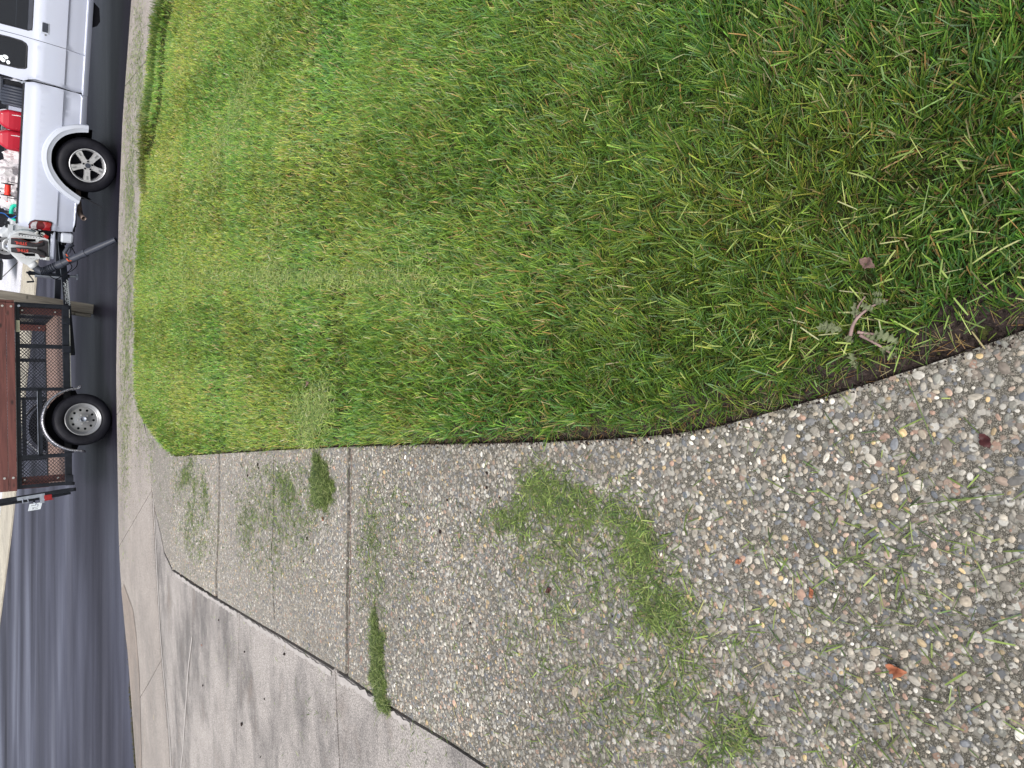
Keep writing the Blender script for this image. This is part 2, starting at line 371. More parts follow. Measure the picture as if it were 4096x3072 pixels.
def gridpts(loop, step, margin=0.35, jit=0.0):
    xs = [p[0] for p in loop]; ys = [p[1] for p in loop]
    gx, gy = np.meshgrid(np.arange(min(xs), max(xs), step), np.arange(min(ys), max(ys), step)); gx = gx.ravel(); gy = gy.ravel()
    if jit: gx = gx + RNG.uniform(-jit, jit, gx.shape) * step; gy = gy + RNG.uniform(-jit, jit, gy.shape) * step
    ok = inpoly(gx, gy, loop) & (edgedist(gx, gy, loop, True) > step * margin)
    return list(zip(gx[ok], gy[ok]))
def slab(name, loop, m, dz=0.0, depth=0.16, step=0.4, kind='structure', hf=HG, noisef=None, jit=0.0, fine=None):
    loop = densify(loop, fine or step)
    ov, fs = cdt(loop, inner=gridpts(loop, step, jit=jit))
    bm = bmesh.new()
    X = np.array([v[0] for v in ov]); Y = np.array([v[1] for v in ov]); Z = hf(X, Y) + dz
    if noisef is not None: Z = Z + noisef(X, Y)
    vv = [bm.verts.new((X[i], Y[i], Z[i])) for i in range(len(X))]
    for f in fs: bm.faces.new([vv[i] for i in f])
    bm.normal_update()
    for f in bm.faces:
        if f.normal.z < 0: f.normal_flip()
    if depth:
        be = [e for e in bm.edges if len(e.link_faces) == 1]
        ret = bmesh.ops.extrude_edge_only(bm, edges=be)
        for v in ret['geom']:
            if isinstance(v, bmesh.types.BMVert): v.co.z -= depth
    o = obj(name, bm, m)
    setp(o, kind=kind); return o
def panel(name, outer, m, parent, yf, holes=(), thick=0.02, zl=(), sl=(), smooth=True, bevel=0.0, step=None):
    """sheet in the local x-z plane; yf(x,z) gives its depth; creases at heights zl"""
    outer = densify(outer, 0.08); holes = [densify(h, 0.06) for h in holes]
    inner = []
    xs = [p[0] for p in outer]; zs = [p[1] for p in outer]
    for z in zl:
        x = min(xs) + 0.01
        while x < max(xs): inner.append((x, z)); x += 0.04
    for x in sl:
        z = min(zs) + 0.01
        while z < max(zs): inner.append((x, z)); z += 0.04
    st = step or 0.09
    inner += gridpts(outer, st)
    if inner:
        a = np.array(inner); ok = inpoly(a[:, 0], a[:, 1], outer) & (edgedist(a[:, 0], a[:, 1], outer, True) > 0.006)
        for h in holes: ok &= ~inpoly(a[:, 0], a[:, 1], h) & (edgedist(a[:, 0], a[:, 1], h, True) > 0.006)
        inner = [inner[i] for i in np.nonzero(ok)[0]]
    ov, fs = cdt(outer, holes, inner)
    bm = bmesh.new(); vv = [bm.verts.new((v[0], yf(v[0], v[1]), v[1])) for v in ov]
    for f in fs: bm.faces.new([vv[i] for i in f])
    bm.normal_update()
    for f in bm.faces:
        if f.normal.y > 0: f.normal_flip()
    loose = [v for v in bm.verts if not v.link_faces]
    bmesh.ops.delete(bm, geom=loose, context='VERTS')
    o = obj(name, bm, m, parent, smooth)
    if thick:
        md = o.modifiers.new('solid', 'SOLIDIFY'); md.thickness = thick; md.offset = -1
    if smooth:
        md = o.modifiers.new('split', 'EDGE_SPLIT'); md.split_angle = R(32)
    return o
def prism(bm, pts, y0, y1):
    """polygon in x-z extruded along y"""
    a = [bm.verts.new((p[0], y0, p[1])) for p in pts]; b = [bm.verts.new((p[0], y1, p[1])) for p in pts]; n = len(pts)
    f1 = bm.faces.new(a); f2 = bm.faces.new(b[::-1])
    for i in range(n): bm.faces.new((a[i], b[i], b[(i + 1) % n], a[(i + 1) % n]))
    bmesh.ops.recalc_face_normals(bm, faces=bm.faces)
def text_mesh(s, size, extr=0.0008, bold=0.0):
    c = bpy.data.curves.new('txt', 'FONT'); c.body = s; c.size = size; c.extrude = extr; c.align_x = 'CENTER'; c.align_y = 'CENTER'; c.offset = bold
    o = bpy.data.objects.new('txt', c); COL.objects.link(o); dg = bpy.context.evaluated_depsgraph_get(); dg.update()
    me = bpy.data.meshes.new_from_object(o.evaluated_get(dg)); bpy.data.objects.remove(o); bpy.data.curves.remove(c)
    return me
def smooth_curve(pts, n=8):
    P = [Vector(p) for p in pts]; out = []
    for i in range(len(P) - 1):
        p0 = P[max(i - 1, 0)]; p1 = P[i]; p2 = P[i + 1]; p3 = P[min(i + 2, len(P) - 1)]
        for k in range(n):
            t = k / n
            out.append(0.5 * ((2 * p1) + (-p0 + p2) * t + (2 * p0 - 5 * p1 + 4 * p2 - p3) * t * t + (-p0 + 3 * p1 - 3 * p2 + p3) * t ** 3))
    out.append(P[-1]); return out
def mesh_np(name, verts, faces, m, tint=None, parent=None, smooth=False):
    """verts (N,3), faces (F,k) with one k"""
    me = bpy.data.meshes.new(name); V = np.asarray(verts, np.float32); Fa = np.asarray(faces, np.int32)
    me.vertices.add(len(V)); me.vertices.foreach_set('co', V.ravel())
    k = Fa.shape[1]; me.loops.add(Fa.size); me.loops.foreach_set('vertex_index', Fa.ravel())
    me.polygons.add(len(Fa)); me.polygons.foreach_set('loop_start', np.arange(0, Fa.size, k, dtype=np.int32))
    try: me.polygons.foreach_set('loop_total', np.full(len(Fa), k, dtype=np.int32))
    except Exception: pass
    if smooth: me.polygons.foreach_set('use_smooth', np.ones(len(Fa), bool))
    me.update(calc_edges=True)
    if tint is not None:
        at = me.color_attributes.new('tint', 'FLOAT_COLOR', 'POINT')
        at.data.foreach_set('color', np.concatenate([tint, np.ones((len(tint), 1))], 1).astype(np.float32).ravel())
    return objm(name, me, m, parent)
def vnoise(x, y, s, seed=0):
    """smooth value noise -1..1"""
    rg = np.random.default_rng(seed); T = rg.uniform(-1, 1, (64, 64))
    u = x * s + 1000.3; v = y * s + 1000.7; i = np.floor(u).astype(int); j = np.floor(v).astype(int); fu = u - i; fv = v - j
    fu = fu * fu * (3 - 2 * fu); fv = fv * fv * (3 - 2 * fv)
    g = lambda a, b: T[a % 64, b % 64]
    return (g(i, j) * (1 - fu) + g(i + 1, j) * fu) * (1 - fv) + (g(i, j + 1) * (1 - fu) + g(i + 1, j + 1) * fu) * fv
def fbm(x, y, s, seed=0, o=3): return sum(vnoise(x, y, s * 2 ** k, seed + k) / 2 ** k for k in range(o)) / 1.6
# ================================================================== GROUND
# wide base sheet to the horizon, road, far side
bm = bmesh.new()
q = [bm.verts.new(p) for p in ((-400, -300, -0.16), (400, -300, -0.16), (400, 900, -0.16), (-400, 900, -0.16))]
bm.faces.new(q); setp(obj('ground', bm, M['far_curb']), kind='structure')
def road_far(x): return np.interp(x, [-20, -6.93, -3.94, -3.14, 2.11, 5, 14], [34, 25.03, 22.53, 21.92, 18.55, 17.0, 12.6])
bm = bmesh.new(); xs = np.arange(-20, 14.1, 0.5); prev = None
for x in xs:
    y0 = float(curb_y(x)) - 1.2; y1 = float(road_far(x)) + 0.1
    row = [bm.verts.new((x, y0 + (y1 - y0) * k / 8, 0.0)) for k in range(9)]
    if prev:
        for k in range(8): bm.faces.new((prev[k], row[k], row[k + 1], prev[k + 1]))
    prev = row
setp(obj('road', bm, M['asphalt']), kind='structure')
fx = np.arange(-20, 14.1, 1.0)
far1 = [(float(x), float(road_far(x))) for x in fx]; far2 = [(float(x) + 0.7, float(road_far(x)) + 1.75) for x in fx]
far15 = [(float(x) + 0.18, float(road_far(x)) + 0.42) for x in fx]
flat = lambda X, Y: 0.0 * X
slab('far_curb', far1 + far2[::-1], 'far_curb', 0.035, 0.19, 1.0, hf=flat)
slab('far_pavement', [(x, y + 0.015) for x, y in far2] + [(40, 60), (-60, 60)], 'far_slab', 0.05, 0.2, 4.0, hf=flat)
# thin dark joints over the far pavement
bm = bmesh.new()
def strip(bm, a, b, w, z):
    a = Vector((*a, z)); b = Vector((*b, z)); d = (b - a).normalized(); nn = Vector((-d.y, d.x, 0)) * w / 2
    vs = [bm.verts.new(p) for p in (a - nn, b - nn, b + nn, a + nn)]; bm.faces.new(vs)
strip(bm, ray_at_z(72, 1050, 0.05)[:2], ray_at_z(-60, 1175, 0.05)[:2], 0.03, 0.0545)
strip(bm, ray_at_z(80, 1700, 0.05)[:2], ray_at_z(-60, 1800, 0.05)[:2], 0.03, 0.0545)
setp(obj('far_pavement_joint', bm, 'crack'), kind='structure')

# --- photo outlines of the near yard (unprojected to the sloping ground)
curbline = [(float(x), float(curb_y(x)) - 0.01) for x in np.arange(-12, 11.51, 0.5)]
def clip_curb(p): return (p[0], min(p[1], float(curb_y(p[0])) - 0.01))
JO = [((609, 213), (509, 333)), ((544, 1046), (469, 1159)), ((544, 1543), (480, 1640)), ((606, 1963), (478, 2183)), ((644, 2643), (553, 2800))]
jw = [[tuple(unproj(*p)) for p in j] for j in JO]
# back edge of the sidewalk, photo px, right (y small) to left (y large)
back = [(720, -260), (672, -60), (652, 40), (625, 120), (609, 213), (598, 400), (588, 560), (571, 800), (553, 1000), (548, 1060), (544, 1300), (546, 1543), (560, 1640), (590, 1760), (600, 1850), (606, 1963), (618, 2200), (631, 2430), (644, 2643), (672, 2960), (690, 3300), (720, 3900)]
bw = toworld(back)
# 4 cm of overlap is avoided: slabs are split at the joints
def side_of(j): return jw[j]
pieces = []
brk = [0] + [back.index(q) for q in ((609, 213), (548, 1060), (546, 1543), (606, 1963), (644, 2643))] + [len(back) - 1]
def curb_between(xa, xb):
    """curb points from xa down to xb (xa > xb)"""
    xs = [x for x in np.arange(-12, 12.01, 0.25) if xb < x < xa]
    return [(float(x), float(curb_y(x)) - 0.01) for x in sorted(xs)]
cj = []
for j in jw:
    (bx, by), (ex, ey) = j
    # extend the joint to the curb line
    d = np.array([ex - bx, ey - by]); t = 0
    while t < 3 and by + d[1] * t < curb_y(bx + d[0] * t) - 0.01: t += 0.002
    cj.append((bx + d[0] * t, float(curb_y(bx + d[0] * t)) - 0.01))
G = 0.006
ends = [(bw[0][0] + 1.0, float(curb_y(bw[0][0] + 1.0)) - 0.01)] + cj + [(-11.5, float(curb_y(-11.5)) - 0.01)]
for k in range(6):
    bp = bw[brk[k]:brk[k + 1] + 1]
    if k > 0: bp = [(bp[0][0] - G, bp[0][1])] + bp[1:]
    if k < 5: bp = bp[:-1] + [(bp[-1][0] + G, bp[-1][1])]
    ca, cb = ends[k], ends[k + 1]
    loop = bp + [(cb[0] + (G if k < 5 else 0), cb[1])] + curb_between(ca[0] - 0.05, cb[0] + 0.05) + [(ca[0] - (G if k else 0), ca[1])]
    slab('sidewalk', loop, 'sidewalk', 0.0, 0.26, 0.35)
# dark bed under every slab
slab('slab_bed', [(-12, -1.5), (11, -1.5), (11, 9.0)] + [(x, y - 0.14) for x, y in curbline[::-1] if -11.5 < x < 10], 'crack', -0.07, 0, 0.8)
# curb lip at the driveway: the gutter band beside the asphalt, a darker strip on the sidewalk slabs
gl = toworld([(495, 2336), (533, 2440), (546, 2542), (561, 2801), (568, 3072), (580, 3400)])
loop = [clip_curb((p[0], p[1])) for p in gl]
cl = [(float(x), float(curb_y(x)) - 0.012) for x in np.arange(gl[-1][0], gl[0][0] - 0.1, 0.2)]
slab('gutter_band', loop + cl, 'gutter', 0.004, 0, 0.3)

# apron (stained plain concrete) between the sidewalk and the aggregate
diag = [(606, 1985), (620, 2050), (639, 2125), (655, 2208), (688, 2279), (770, 2335), (865, 2393), (1045, 2500), (1128, 2548), (1387, 2706), (1577, 2839), (1800, 2972), (1950, 3072), (2250, 3300), (2700, 3650)]
dw = toworld(diag)
sb = toworld([(618, 2200), (631, 2430), (644, 2643), (672, 2960), (690, 3300), (720, 3900)])
j1 = toworld([(957, 2454), (947, 3072), (935, 3600), (930, 4200)])
j2 = toworld([(1337, 2675), (1346, 2896), (1356, 3072), (1380, 3500), (1400, 4000)])
def off(loop, dx, dy): return [(x + dx, y + dy) for x, y in loop]
def lerp_at(poly, px, src):
    pass
a1 = dw[:7] + toworld([(950, 2444)])
apA = off([sb[0]], -G, -G) + off(sb[1:], 0, -0.012)
loopA = [(dw[1][0] - 0.01, dw[1][1])] + [(x - 0.014, y + 0.004) for x, y in a1[2:]] + off(j1, 0, 0.004) + apA[::-1]
slab('driveway_apron', loopA, 'apron', -0.003, 0.12, 0.3)
b1 = toworld([(962, 2452), (1045, 2500), (1128, 2548), (1330, 2672)])
loopB = [(x - 0.014, y) for x, y in b1] + off(j2[0:], 0, 0.006) + off(j1, 0, -0.002)[::-1]
slab('driveway_apron', loopB, 'apron', -0.004, 0.12, 0.3)
c1 = toworld([(1345, 2681), (1387, 2706), (1577, 2839), (1800, 2972), (1950, 3072), (2250, 3300), (2700, 3650)])
loopC = [(x - 0.014, y) for x, y in c1] + [(-6, 0.5), (-9, 2.0)] + off(j2, 0, -0.006)[::-1]
slab('driveway_apron', loopC, 'apron', -0.006, 0.12, 0.3)
# pale worn seam lines on the apron
def ribbon(name, px, w, m, dz, kind='structure', jag=0.0):
    P = densify(toworld(px), 0.03 if jag else 0.15, False); bm = bmesh.new(); prev = None
    for i, p in enumerate(P):
        a = P[max(i - 1, 0)]; b = P[min(i + 1, len(P) - 1)]; d = Vector((b[0] - a[0], b[1] - a[1])).normalized()
        o = random.uniform(-jag, jag); ww = w * (random.uniform(0.4, 1.2) if jag else 1)
        ps = []
        for sgn in (-1, 1):
            x = p[0] + d.y * (sgn * ww / 2 + o); y = p[1] - d.x * (sgn * ww / 2 + o)
            ps.append(bm.verts.new((x, y, float(HG(x, y)) + dz)))
        if prev: bm.faces.new((prev[0], ps[0], ps[1], prev[1]))
        prev = ps
    bm.normal_update()
    for f in bm.faces:
        if f.normal.z < 0: f.normal_flip()
    setp(obj(name, bm, m), kind=kind)
ribbon('apron_seam', [(768, 2550), (745, 2801), (723, 3072), (715, 3300)], 0.03, 'seam', 0.0015)
ribbon('apron_seam', [(612, 1990), (624, 2195), (636, 2425), (650, 2640), (679, 2955), (700, 3300)], 0.035, 'seam', 0.0015)
ribbon('apron_rim', [(700, 2296), (770, 2345), (865, 2407), (948, 2458)], 0.04, 'seam', 0.002, jag=0.003)
ribbon('apron_rim', [(975, 2476), (1045, 2519), (1128, 2569), (1325, 2695)], 0.038, 'seam', 0.002, jag=0.003)
ribbon('apron_rim', [(1352, 2712), (1440, 2764), (1577, 2862), (1640, 2900)], 0.04, 'seam', 0.001, jag=0.006)

# driveway of exposed aggregate: three slabs
lawn_edge = [(606, 1700), (640, 1765), (700, 1827), (900, 1814), (1097, 1802), (1300, 1792), (1398, 1788), (1500, 1784), (1750, 1777), (2000, 1773), (2200, 1768), (2400, 1759), (2600, 1745), (2750, 1728), (2900, 1700), (3100, 1645), (3300, 1588), (3500, 1527), (3700, 1463), (3900, 1395), (4096, 1322), (4500, 1160), (5000, 900)]
def cut(l, a, b): return [p for p in l if a <= p[0] <= b]
dA = [(592, 1596)] + [(606, 1700), (640, 1765), (700, 1827), (874, 1816)] + [(873, 1980), (869, 2142), (861, 2300), (861, 2385)] + [(690, 2274), (657, 2205), (641, 2122), (622, 2048), (608, 1960), (600, 1847)]
dA[0] = (566, 1600)
wA = toworld(dA); slab('driveway', wA, 'agg', 0.0, 0.12, 0.3)
dB = [(881, 1815), (1097, 1802), (1300, 1792), (1391, 1788), (1391, 1811), (1387, 2142), (1382, 2500), (1381, 2696), (1128, 2543), (1045, 2496), (871, 2392), (868, 2300), (877, 2142), (880, 1980)]
wB = toworld(dB); slab('driveway', wB, 'agg', 0.0, 0.12, 0.3)
dC = [(1404, 1788), (1500, 1784), (1750, 1777), (2000, 1773), (2200, 1768), (2400, 1759), (2600, 1745), (2750, 1728), (2900, 1700), (3100, 1645), (3300, 1588), (3500, 1527), (3700, 1463), (3900, 1395), (4096, 1322), (4500, 1160)]
wC = toworld(dC) + [(0.55, -0.9), (-5.5, -0.9)] + toworld([(2700, 3640), (2250, 3292), (1950, 3066), (1800, 2966), (1577, 2833), (1393, 2704), (1393, 2500), (1398, 2142), (1403, 1811)])
slab('driveway', wC, 'agg', 0.0, 0.12, 0.25)
ribbon('expansion_strip', [(1408, 1800), (1403, 2100), (1399, 2400), (1395, 2690)], 0.009, 'exp', 0.0015, jag=0.003)
ribbon('driveway_crack', [(1097, 1812), (1094, 1950), (1094, 2088), (1086, 2224), (1092, 2300), (1092, 2360), (1098, 2478)], 0.012, 'crack', 0.0015, jag=0.007)
ribbon('driveway_joint_dirt', [(870, 1830), (869, 1990)], 0.03, 'exp', -0.004, jag=0.004)

# --- lawn
LW = toworld([(700, 1827), (900, 1813), (1097, 1801), (1300, 1791), (1500, 1783), (1750, 1776), (2000, 1772), (2200, 1766), (2400, 1757), (2600, 1743), (2750, 1726), (2900, 1698), (3100, 1643), (3300, 1586), (3500, 1525), (3700, 1461), (3900, 1393), (4096, 1320), (4500, 1158)])
LW2 = [(0.62, -0.9), (7.5, -0.9), (7.5, 8.2)]
LW3 = toworld([(720, -260), (674, -60), (654, 40), (627, 120), (611, 213), (600, 400), (590, 560), (573, 800), (555, 1000), (550, 1060), (546, 1300), (548, 1543), (562, 1640), (592, 1695), (640, 1765)])
LAWN = LW + LW2 + LW3
def soilw(y):   # width of the bare strip beside the concrete
    return np.interp(y, [0.0, 0.55, 1.0, 1.45, 1.9, 2.3, 2.8, 4.0, 9], [0.042, 0.046, 0.050, 0.046, 0.030, 0.020, 0.015, 0.011, 0.009])
EDGE = LW
TR = toworld([(690, 40), (672, 110), (664, 170), (661, 260), (654, 350), (642, 440), (628, 520), (612, 590)])    # trench between lawn and the strip by the sidewalk
def lawn_h(X, Y):
    d = edgedist(X, Y, EDGE); w = soilw(Y)
    up = np.clip((d - 0.004) / (w + 0.02), 0, 1)
    z = HG(X, Y) + (-0.03 + 0.045 * up) + 0.012 * fbm(X, Y, 1.3, 5)
    dt = edgedist(X, Y, TR)
    z = z - 0.10 * np.clip(1.6 - dt / 0.11, 0, 1)
    ds = edgedist(X, Y, LW3[:7]); z = z + 0.03 * np.clip(1 - ds / 0.30, 0, 1) * (dt > 0.10)
    return z
# near soil strip: finely lumpy
strip_in = []
for i, (x, y) in enumerate(LW):
    a = LW[max(i - 1, 0)]; b = LW[min(i + 1, len(LW) - 1)]; d = np.array([b[0] - a[0], b[1] - a[1]]); d /= np.hypot(*d)
    w = float(soilw(y)) + 0.06
    nrm = np.array([-d[1], d[0]]);
    if nrm[0] < 0: nrm = -nrm
    strip_in.append((x + nrm[0] * w, y + nrm[1] * w))
sn = lambda X, Y: (0.016 * fbm(X, Y, 24, 21, 4) + 0.009 * vnoise(X, Y, 80, 8)) * np.clip(edgedist(X, Y, EDGE) / 0.02, 0.2, 1)
i0 = next(i for i, p in enumerate(LW) if p[1] < 4.2)
near_strip = LW[i0:] + strip_in[i0:][::-1]
slab('soil_strip', near_strip, 'soil', 0.004, 0, 0.011, hf=lawn_h, noisef=sn, jit=0.3, fine=0.02)
slab('lawn_ground', LAWN, 'thatch', -0.004, 0, 0.12, hf=lawn_h, jit=0.2)
slab('soil_cut', LW[:i0 + 1] + strip_in[:i0 + 1][::-1], 'soil', 0.002, 0, 0.04, hf=lawn_h, jit=0.2)

# ------------------------------------------------------------------ blades
def blades(name, X, Y, Z, h, w, lean, ldir, tint, rows=3, flat=False, tip=0.35, label=None, cat='grass', yaw=None, m='grass'):
    N = len(X)
    if yaw is None: yaw = RNG.uniform(0, 2 * np.pi, N)
    sx, sy = np.cos(yaw), np.sin(yaw)
    lx, ly = np.cos(ldir), np.sin(ldir)
    V = np.zeros((N, rows, 2, 3), np.float32); Tn = np.zeros((N, rows, 2, 3), np.float32)
    for r in range(rows):
        t = r / (rows - 1)
        out = lean * h * (t ** 1.7 if not flat else t); up = h * (t * np.sqrt(np.clip(1 - lean ** 2 * 0.55, 0.1, 1))) if not flat else h * 0 + lean * 0
        cx = X + lx * out; cy = Y + ly * out; cz = Z + up
        if flat:
            cx = X + lx * h * (t - .5); cy = Y + ly * h * (t - .5); cz = Z + lean * h * (t - .5) + 0.02 * h * math.sin(math.pi * t)
        ww = w * (1 - (1 - tip) * t ** 1.5) * 0.5
        if flat: ww = w * 0.5 * (0.55 + 0.45 * math.sin(math.pi * min(max(t, 0.08), 0.92)))
        V[:, r, 0] = np.stack([cx - sx * ww, cy - sy * ww, cz], -1); V[:, r, 1] = np.stack([cx + sx * ww, cy + sy * ww, cz + (0.25 * ww if flat else 0)], -1)
        sh = 1.0
        Tn[:, r, 0] = tint * sh; Tn[:, r, 1] = tint * sh
    base = (np.arange(N) * rows * 2)[:, None]
    fs = []
    for r in range(rows - 1): fs.append(base + np.array([[2 * r, 2 * r + 1, 2 * r + 3, 2 * r + 2]]))
    Fa = np.concatenate(fs, 0)
    o = mesh_np(name, V.reshape(-1, 3), Fa, m, Tn.reshape(-1, 3))
    return setp(o, label, cat, None, 'stuff')
GREENS = np.array([(0.078, 0.150, 0.022), (0.115, 0.195, 0.026), (0.050, 0.110, 0.024), (0.165, 0.225, 0.034), (0.080, 0.150, 0.050), (0.215, 0.245, 0.045)])
DRY = np.array([(0.36, 0.27, 0.10), (0.36, 0.20, 0.07), (0.34, 0.29, 0.15), (0.22, 0.16, 0.08)])
def tints(N, X, Y, dry=0.08, bright=1.0):
    k = RNG.choice(len(GREENS), N, p=[.27, .25, .17, .13, .10, .08]); c = GREENS[k].copy()
    c *= np.exp(RNG.normal(0, 0.30, (N, 1))) * bright
    patch = fbm(X, Y, 1.6, 31); c[:, 0] *= 1 + 0.30 * np.clip(patch, -1, 1)
    dp = np.clip(dry * (1 + 1.4 * fbm(X, Y, 3.0, 41)), 0.01, 0.6)
    isd = RNG.random(N) < dp;  c[isd] = DRY[RNG.choice(4, isd.sum())] * RNG.uniform(0.7, 1.2, (isd.sum(), 1))
    return c
def view_cull(X, Y, m=250):
    """keeps what the photo could see, with a generous margin for a side step"""
    z = HG(X, Y); dx = X; dy = Y; dz = z - CH
    dep = dy * c_ - dz * s_; up = dy * s_ + dz * c_
    return (dep > 0.2) & (2048 - up / dep * F < 4096 + m) & (1536 - dx / dep * F > -m * 2)
zones = [(-0.2, 1.6, 30000, 0.0043, 0.048, 4), (1.6, 3.2, 20000, 0.0049, 0.048, 3), (3.2, 5.4, 11000, 0.0062, 0.046, 3), (5.4, 10.6, 9000, 0.0072, 0.040, 3)]
for zi, (ya, yb, dens, bw_, bh, rows) in enumerate(zones):
    A = 8.2 * (yb - ya); n0 = int(A * dens)
    X = RNG.uniform(-0.9, 7.3, n0); Y = RNG.uniform(ya, yb, n0)
    # tuft clustering: pull blades towards tuft centres
    gs = 0.045
    tx = (np.floor(X / gs) + 0.5 + 0.8 * vnoise(np.floor(X / gs) * 7.3, np.floor(Y / gs) * 3.1, 1, 3)) * gs; ty = (np.floor(Y / gs) + 0.5 + 0.8 * vnoise(np.floor(X / gs) * 2.1, np.floor(Y / gs) * 9.7, 1, 4)) * gs
    pull = RNG.uniform(0.0, 0.75, n0); X0, Y0 = X, Y
    X = X + (tx - X) * pull; Y = Y + (ty - Y) * pull
    ok = inpoly(X, Y, LAWN) & view_cull(X, Y)
    X, Y, tx, ty = X[ok], Y[ok], tx[ok], ty[ok]
    d = edgedist(X, Y, EDGE); dt = edgedist(X, Y, TR)
    ok = (d > soilw(Y) * (0.45 + 0.7 * RNG.random(len(X)) + 0.9 * fbm(X, Y, 7, 61))) & (dt > 0.12)
    thin = fbm(X, Y, 7, 51); ok &= RNG.random(len(X)) < np.clip(1.4 + 0.8 * thin, 0.6, 1)
    X, Y, tx, ty = X[ok], Y[ok], tx[ok], ty[ok]; N = len(X)
    Z = lawn_h(X, Y)
    h = bh * (1.2 if zi < 2 else 1.0) * RNG.uniform(0.5, 1.15, N) * (1 + 0.18 * fbm(X, Y, 5, 71))
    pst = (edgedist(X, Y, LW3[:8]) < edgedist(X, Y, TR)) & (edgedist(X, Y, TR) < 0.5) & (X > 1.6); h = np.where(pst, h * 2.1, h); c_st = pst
    w = bw_ * RNG.uniform(0.4, 1.15, N) * np.where(RNG.random(N) < 0.30, 0.45, 1)
    away = np.arctan2(Y - ty, X - tx)
    fld = 2.6 * fbm(X, Y, 0.55, 81) + 1.9 * fbm(X, Y, 4.5, 83)
    ldir = np.where(RNG.random(N) < 0.55, away, fld + RNG.normal(0, 0.5, N))
    lean = np.clip(RNG.normal(0.58, 0.28, N), 0.05, 1.25)
    # mower passes: alternate strips are combed away from and towards the street
    st = np.sin(2 * np.pi * (X - 0.10 * Y + 0.15 * vnoise(X, Y, 0.6, 91)) / 1.05); comb = RNG.random(N) < 0.50 * np.clip((Y - 1.0) / 1.5, 0, 1)
    ldir = np.where(comb, np.where(RNG.random(N) < 0.62 + 0.40 * np.clip(st * 2, -1, 1), 1.5, -1.7) + RNG.normal(0, 0.6, N), ldir); lean = np.where(comb, lean + 0.12, lean)
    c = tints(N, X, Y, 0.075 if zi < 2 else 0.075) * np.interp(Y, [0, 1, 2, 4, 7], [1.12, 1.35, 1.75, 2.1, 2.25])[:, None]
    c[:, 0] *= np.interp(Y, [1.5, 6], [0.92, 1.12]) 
    c = np.clip(c, 0, 0.62); c[c_st] *= 0.52  # long strip grass darkened: the shade on its face is put into the tint
    yaw = ldir + np.pi / 2 + RNG.normal(0, 0.6, N)
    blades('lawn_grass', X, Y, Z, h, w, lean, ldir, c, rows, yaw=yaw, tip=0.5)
    # low thatch of thin dry and green stalks
    n1 = int(N * 0.14); i = RNG.choice(N, n1)
    c1 = np.where(RNG.random((n1, 1)) < 0.40, DRY[RNG.choice(4, n1)] * 0.8, GREENS[RNG.choice(6, n1)] * 0.8)
    blades('lawn_thatch', X[i] + RNG.normal(0, .01, n1), Y[i] + RNG.normal(0, .01, n1), Z[i] + RNG.uniform(0.004, 0.022, n1), RNG.uniform(0.02, 0.05, n1), np.full(n1, bw_ * 0.42), RNG.normal(0, 0.25, n1), RNG.uniform(0, 6.28, n1), c1, 3, flat=True)
    # cut clippings lying on top
    n2 = int(N * [0.008, 0.014, 0.02, 0.02][zi]); i = RNG.choice(N, n2)
    c2 = np.array([0.22, 0.30, 0.11]) * RNG.uniform(0.6, 1.35, (n2, 1))
    blades('lawn_clippings', X[i], Y[i], Z[i] + bh * RNG.uniform(0.55, 0.95, n2), RNG.uniform(0.03, 0.085, n2), np.full(n2, bw_ * 0.42), RNG.normal(0, 0.12, n2), RNG.uniform(0, 6.28, n2), c2, 3, flat=True)

# rows of loose clippings left by the mower on the lawn
def photo_gauss(n, cx, cy, sx, sy, rot=0.0):
    a = RNG.normal(0, 1, n) * sx; b = RNG.normal(0, 1, n) * sy; r = R(rot)
    return cx + a * math.cos(r) - b * math.sin(r), cy + a * math.sin(r) + b * math.cos(r)
def clip_patch(specs, dz, on_lawn=False, lay=(0.0, 0.01), bright=1.0, name='grass_clippings', label=None, lens=(0.015, 0.055), wid=(0.0018, 0.0042), keep=0.85):
    PX = []; PY = []
    for (n, *a) in specs:
        x, y = photo_gauss(n, *a); PX.append(x); PY.append(y)
    PX = np.concatenate(PX); PY = np.concatenate(PY)
    P = unproj(PX, PY); X, Y = P[:, 0], P[:, 1]
    ok = inpoly(X, Y, LAWN); ok = ok if on_lawn else ~ok
    if not on_lawn: ok &= (fbm(X, Y, 3.0, 131) + 0.8 * fbm(X, Y, 11.0, 137) + RNG.normal(0, 1.1, len(X))) > keep
    if not on_lawn: ok &= Y < curb_y(X) - 0.05
    X, Y = X[ok], Y[ok]; N = len(X); Z = (lawn_h(X, Y) if on_lawn else HG(X, Y)) + dz + RNG.uniform(*lay, N)
    far = np.interp(Y, [2, 10], [1.0, 2.0])
    c = np.array([(0.13, 0.19, 0.045), (0.20, 0.27, 0.07), (0.09, 0.145, 0.045), (0.26, 0.31, 0.10), (0.30, 0.27, 0.13)])[RNG.choice(5, N, p=[.32, .3, .2, .14, .04])] * np.exp(RNG.normal(0, 0.33, (N, 1))) * np.array(bright); c = np.minimum(c, 0.6)
    return blades(name, X, Y, Z, RNG.uniform(*lens, N), RNG.uniform(*wid, N) * far, RNG.normal(0, 0.10, N), RNG.uniform(0, 6.28, N), c, 4, flat=True, label=label)
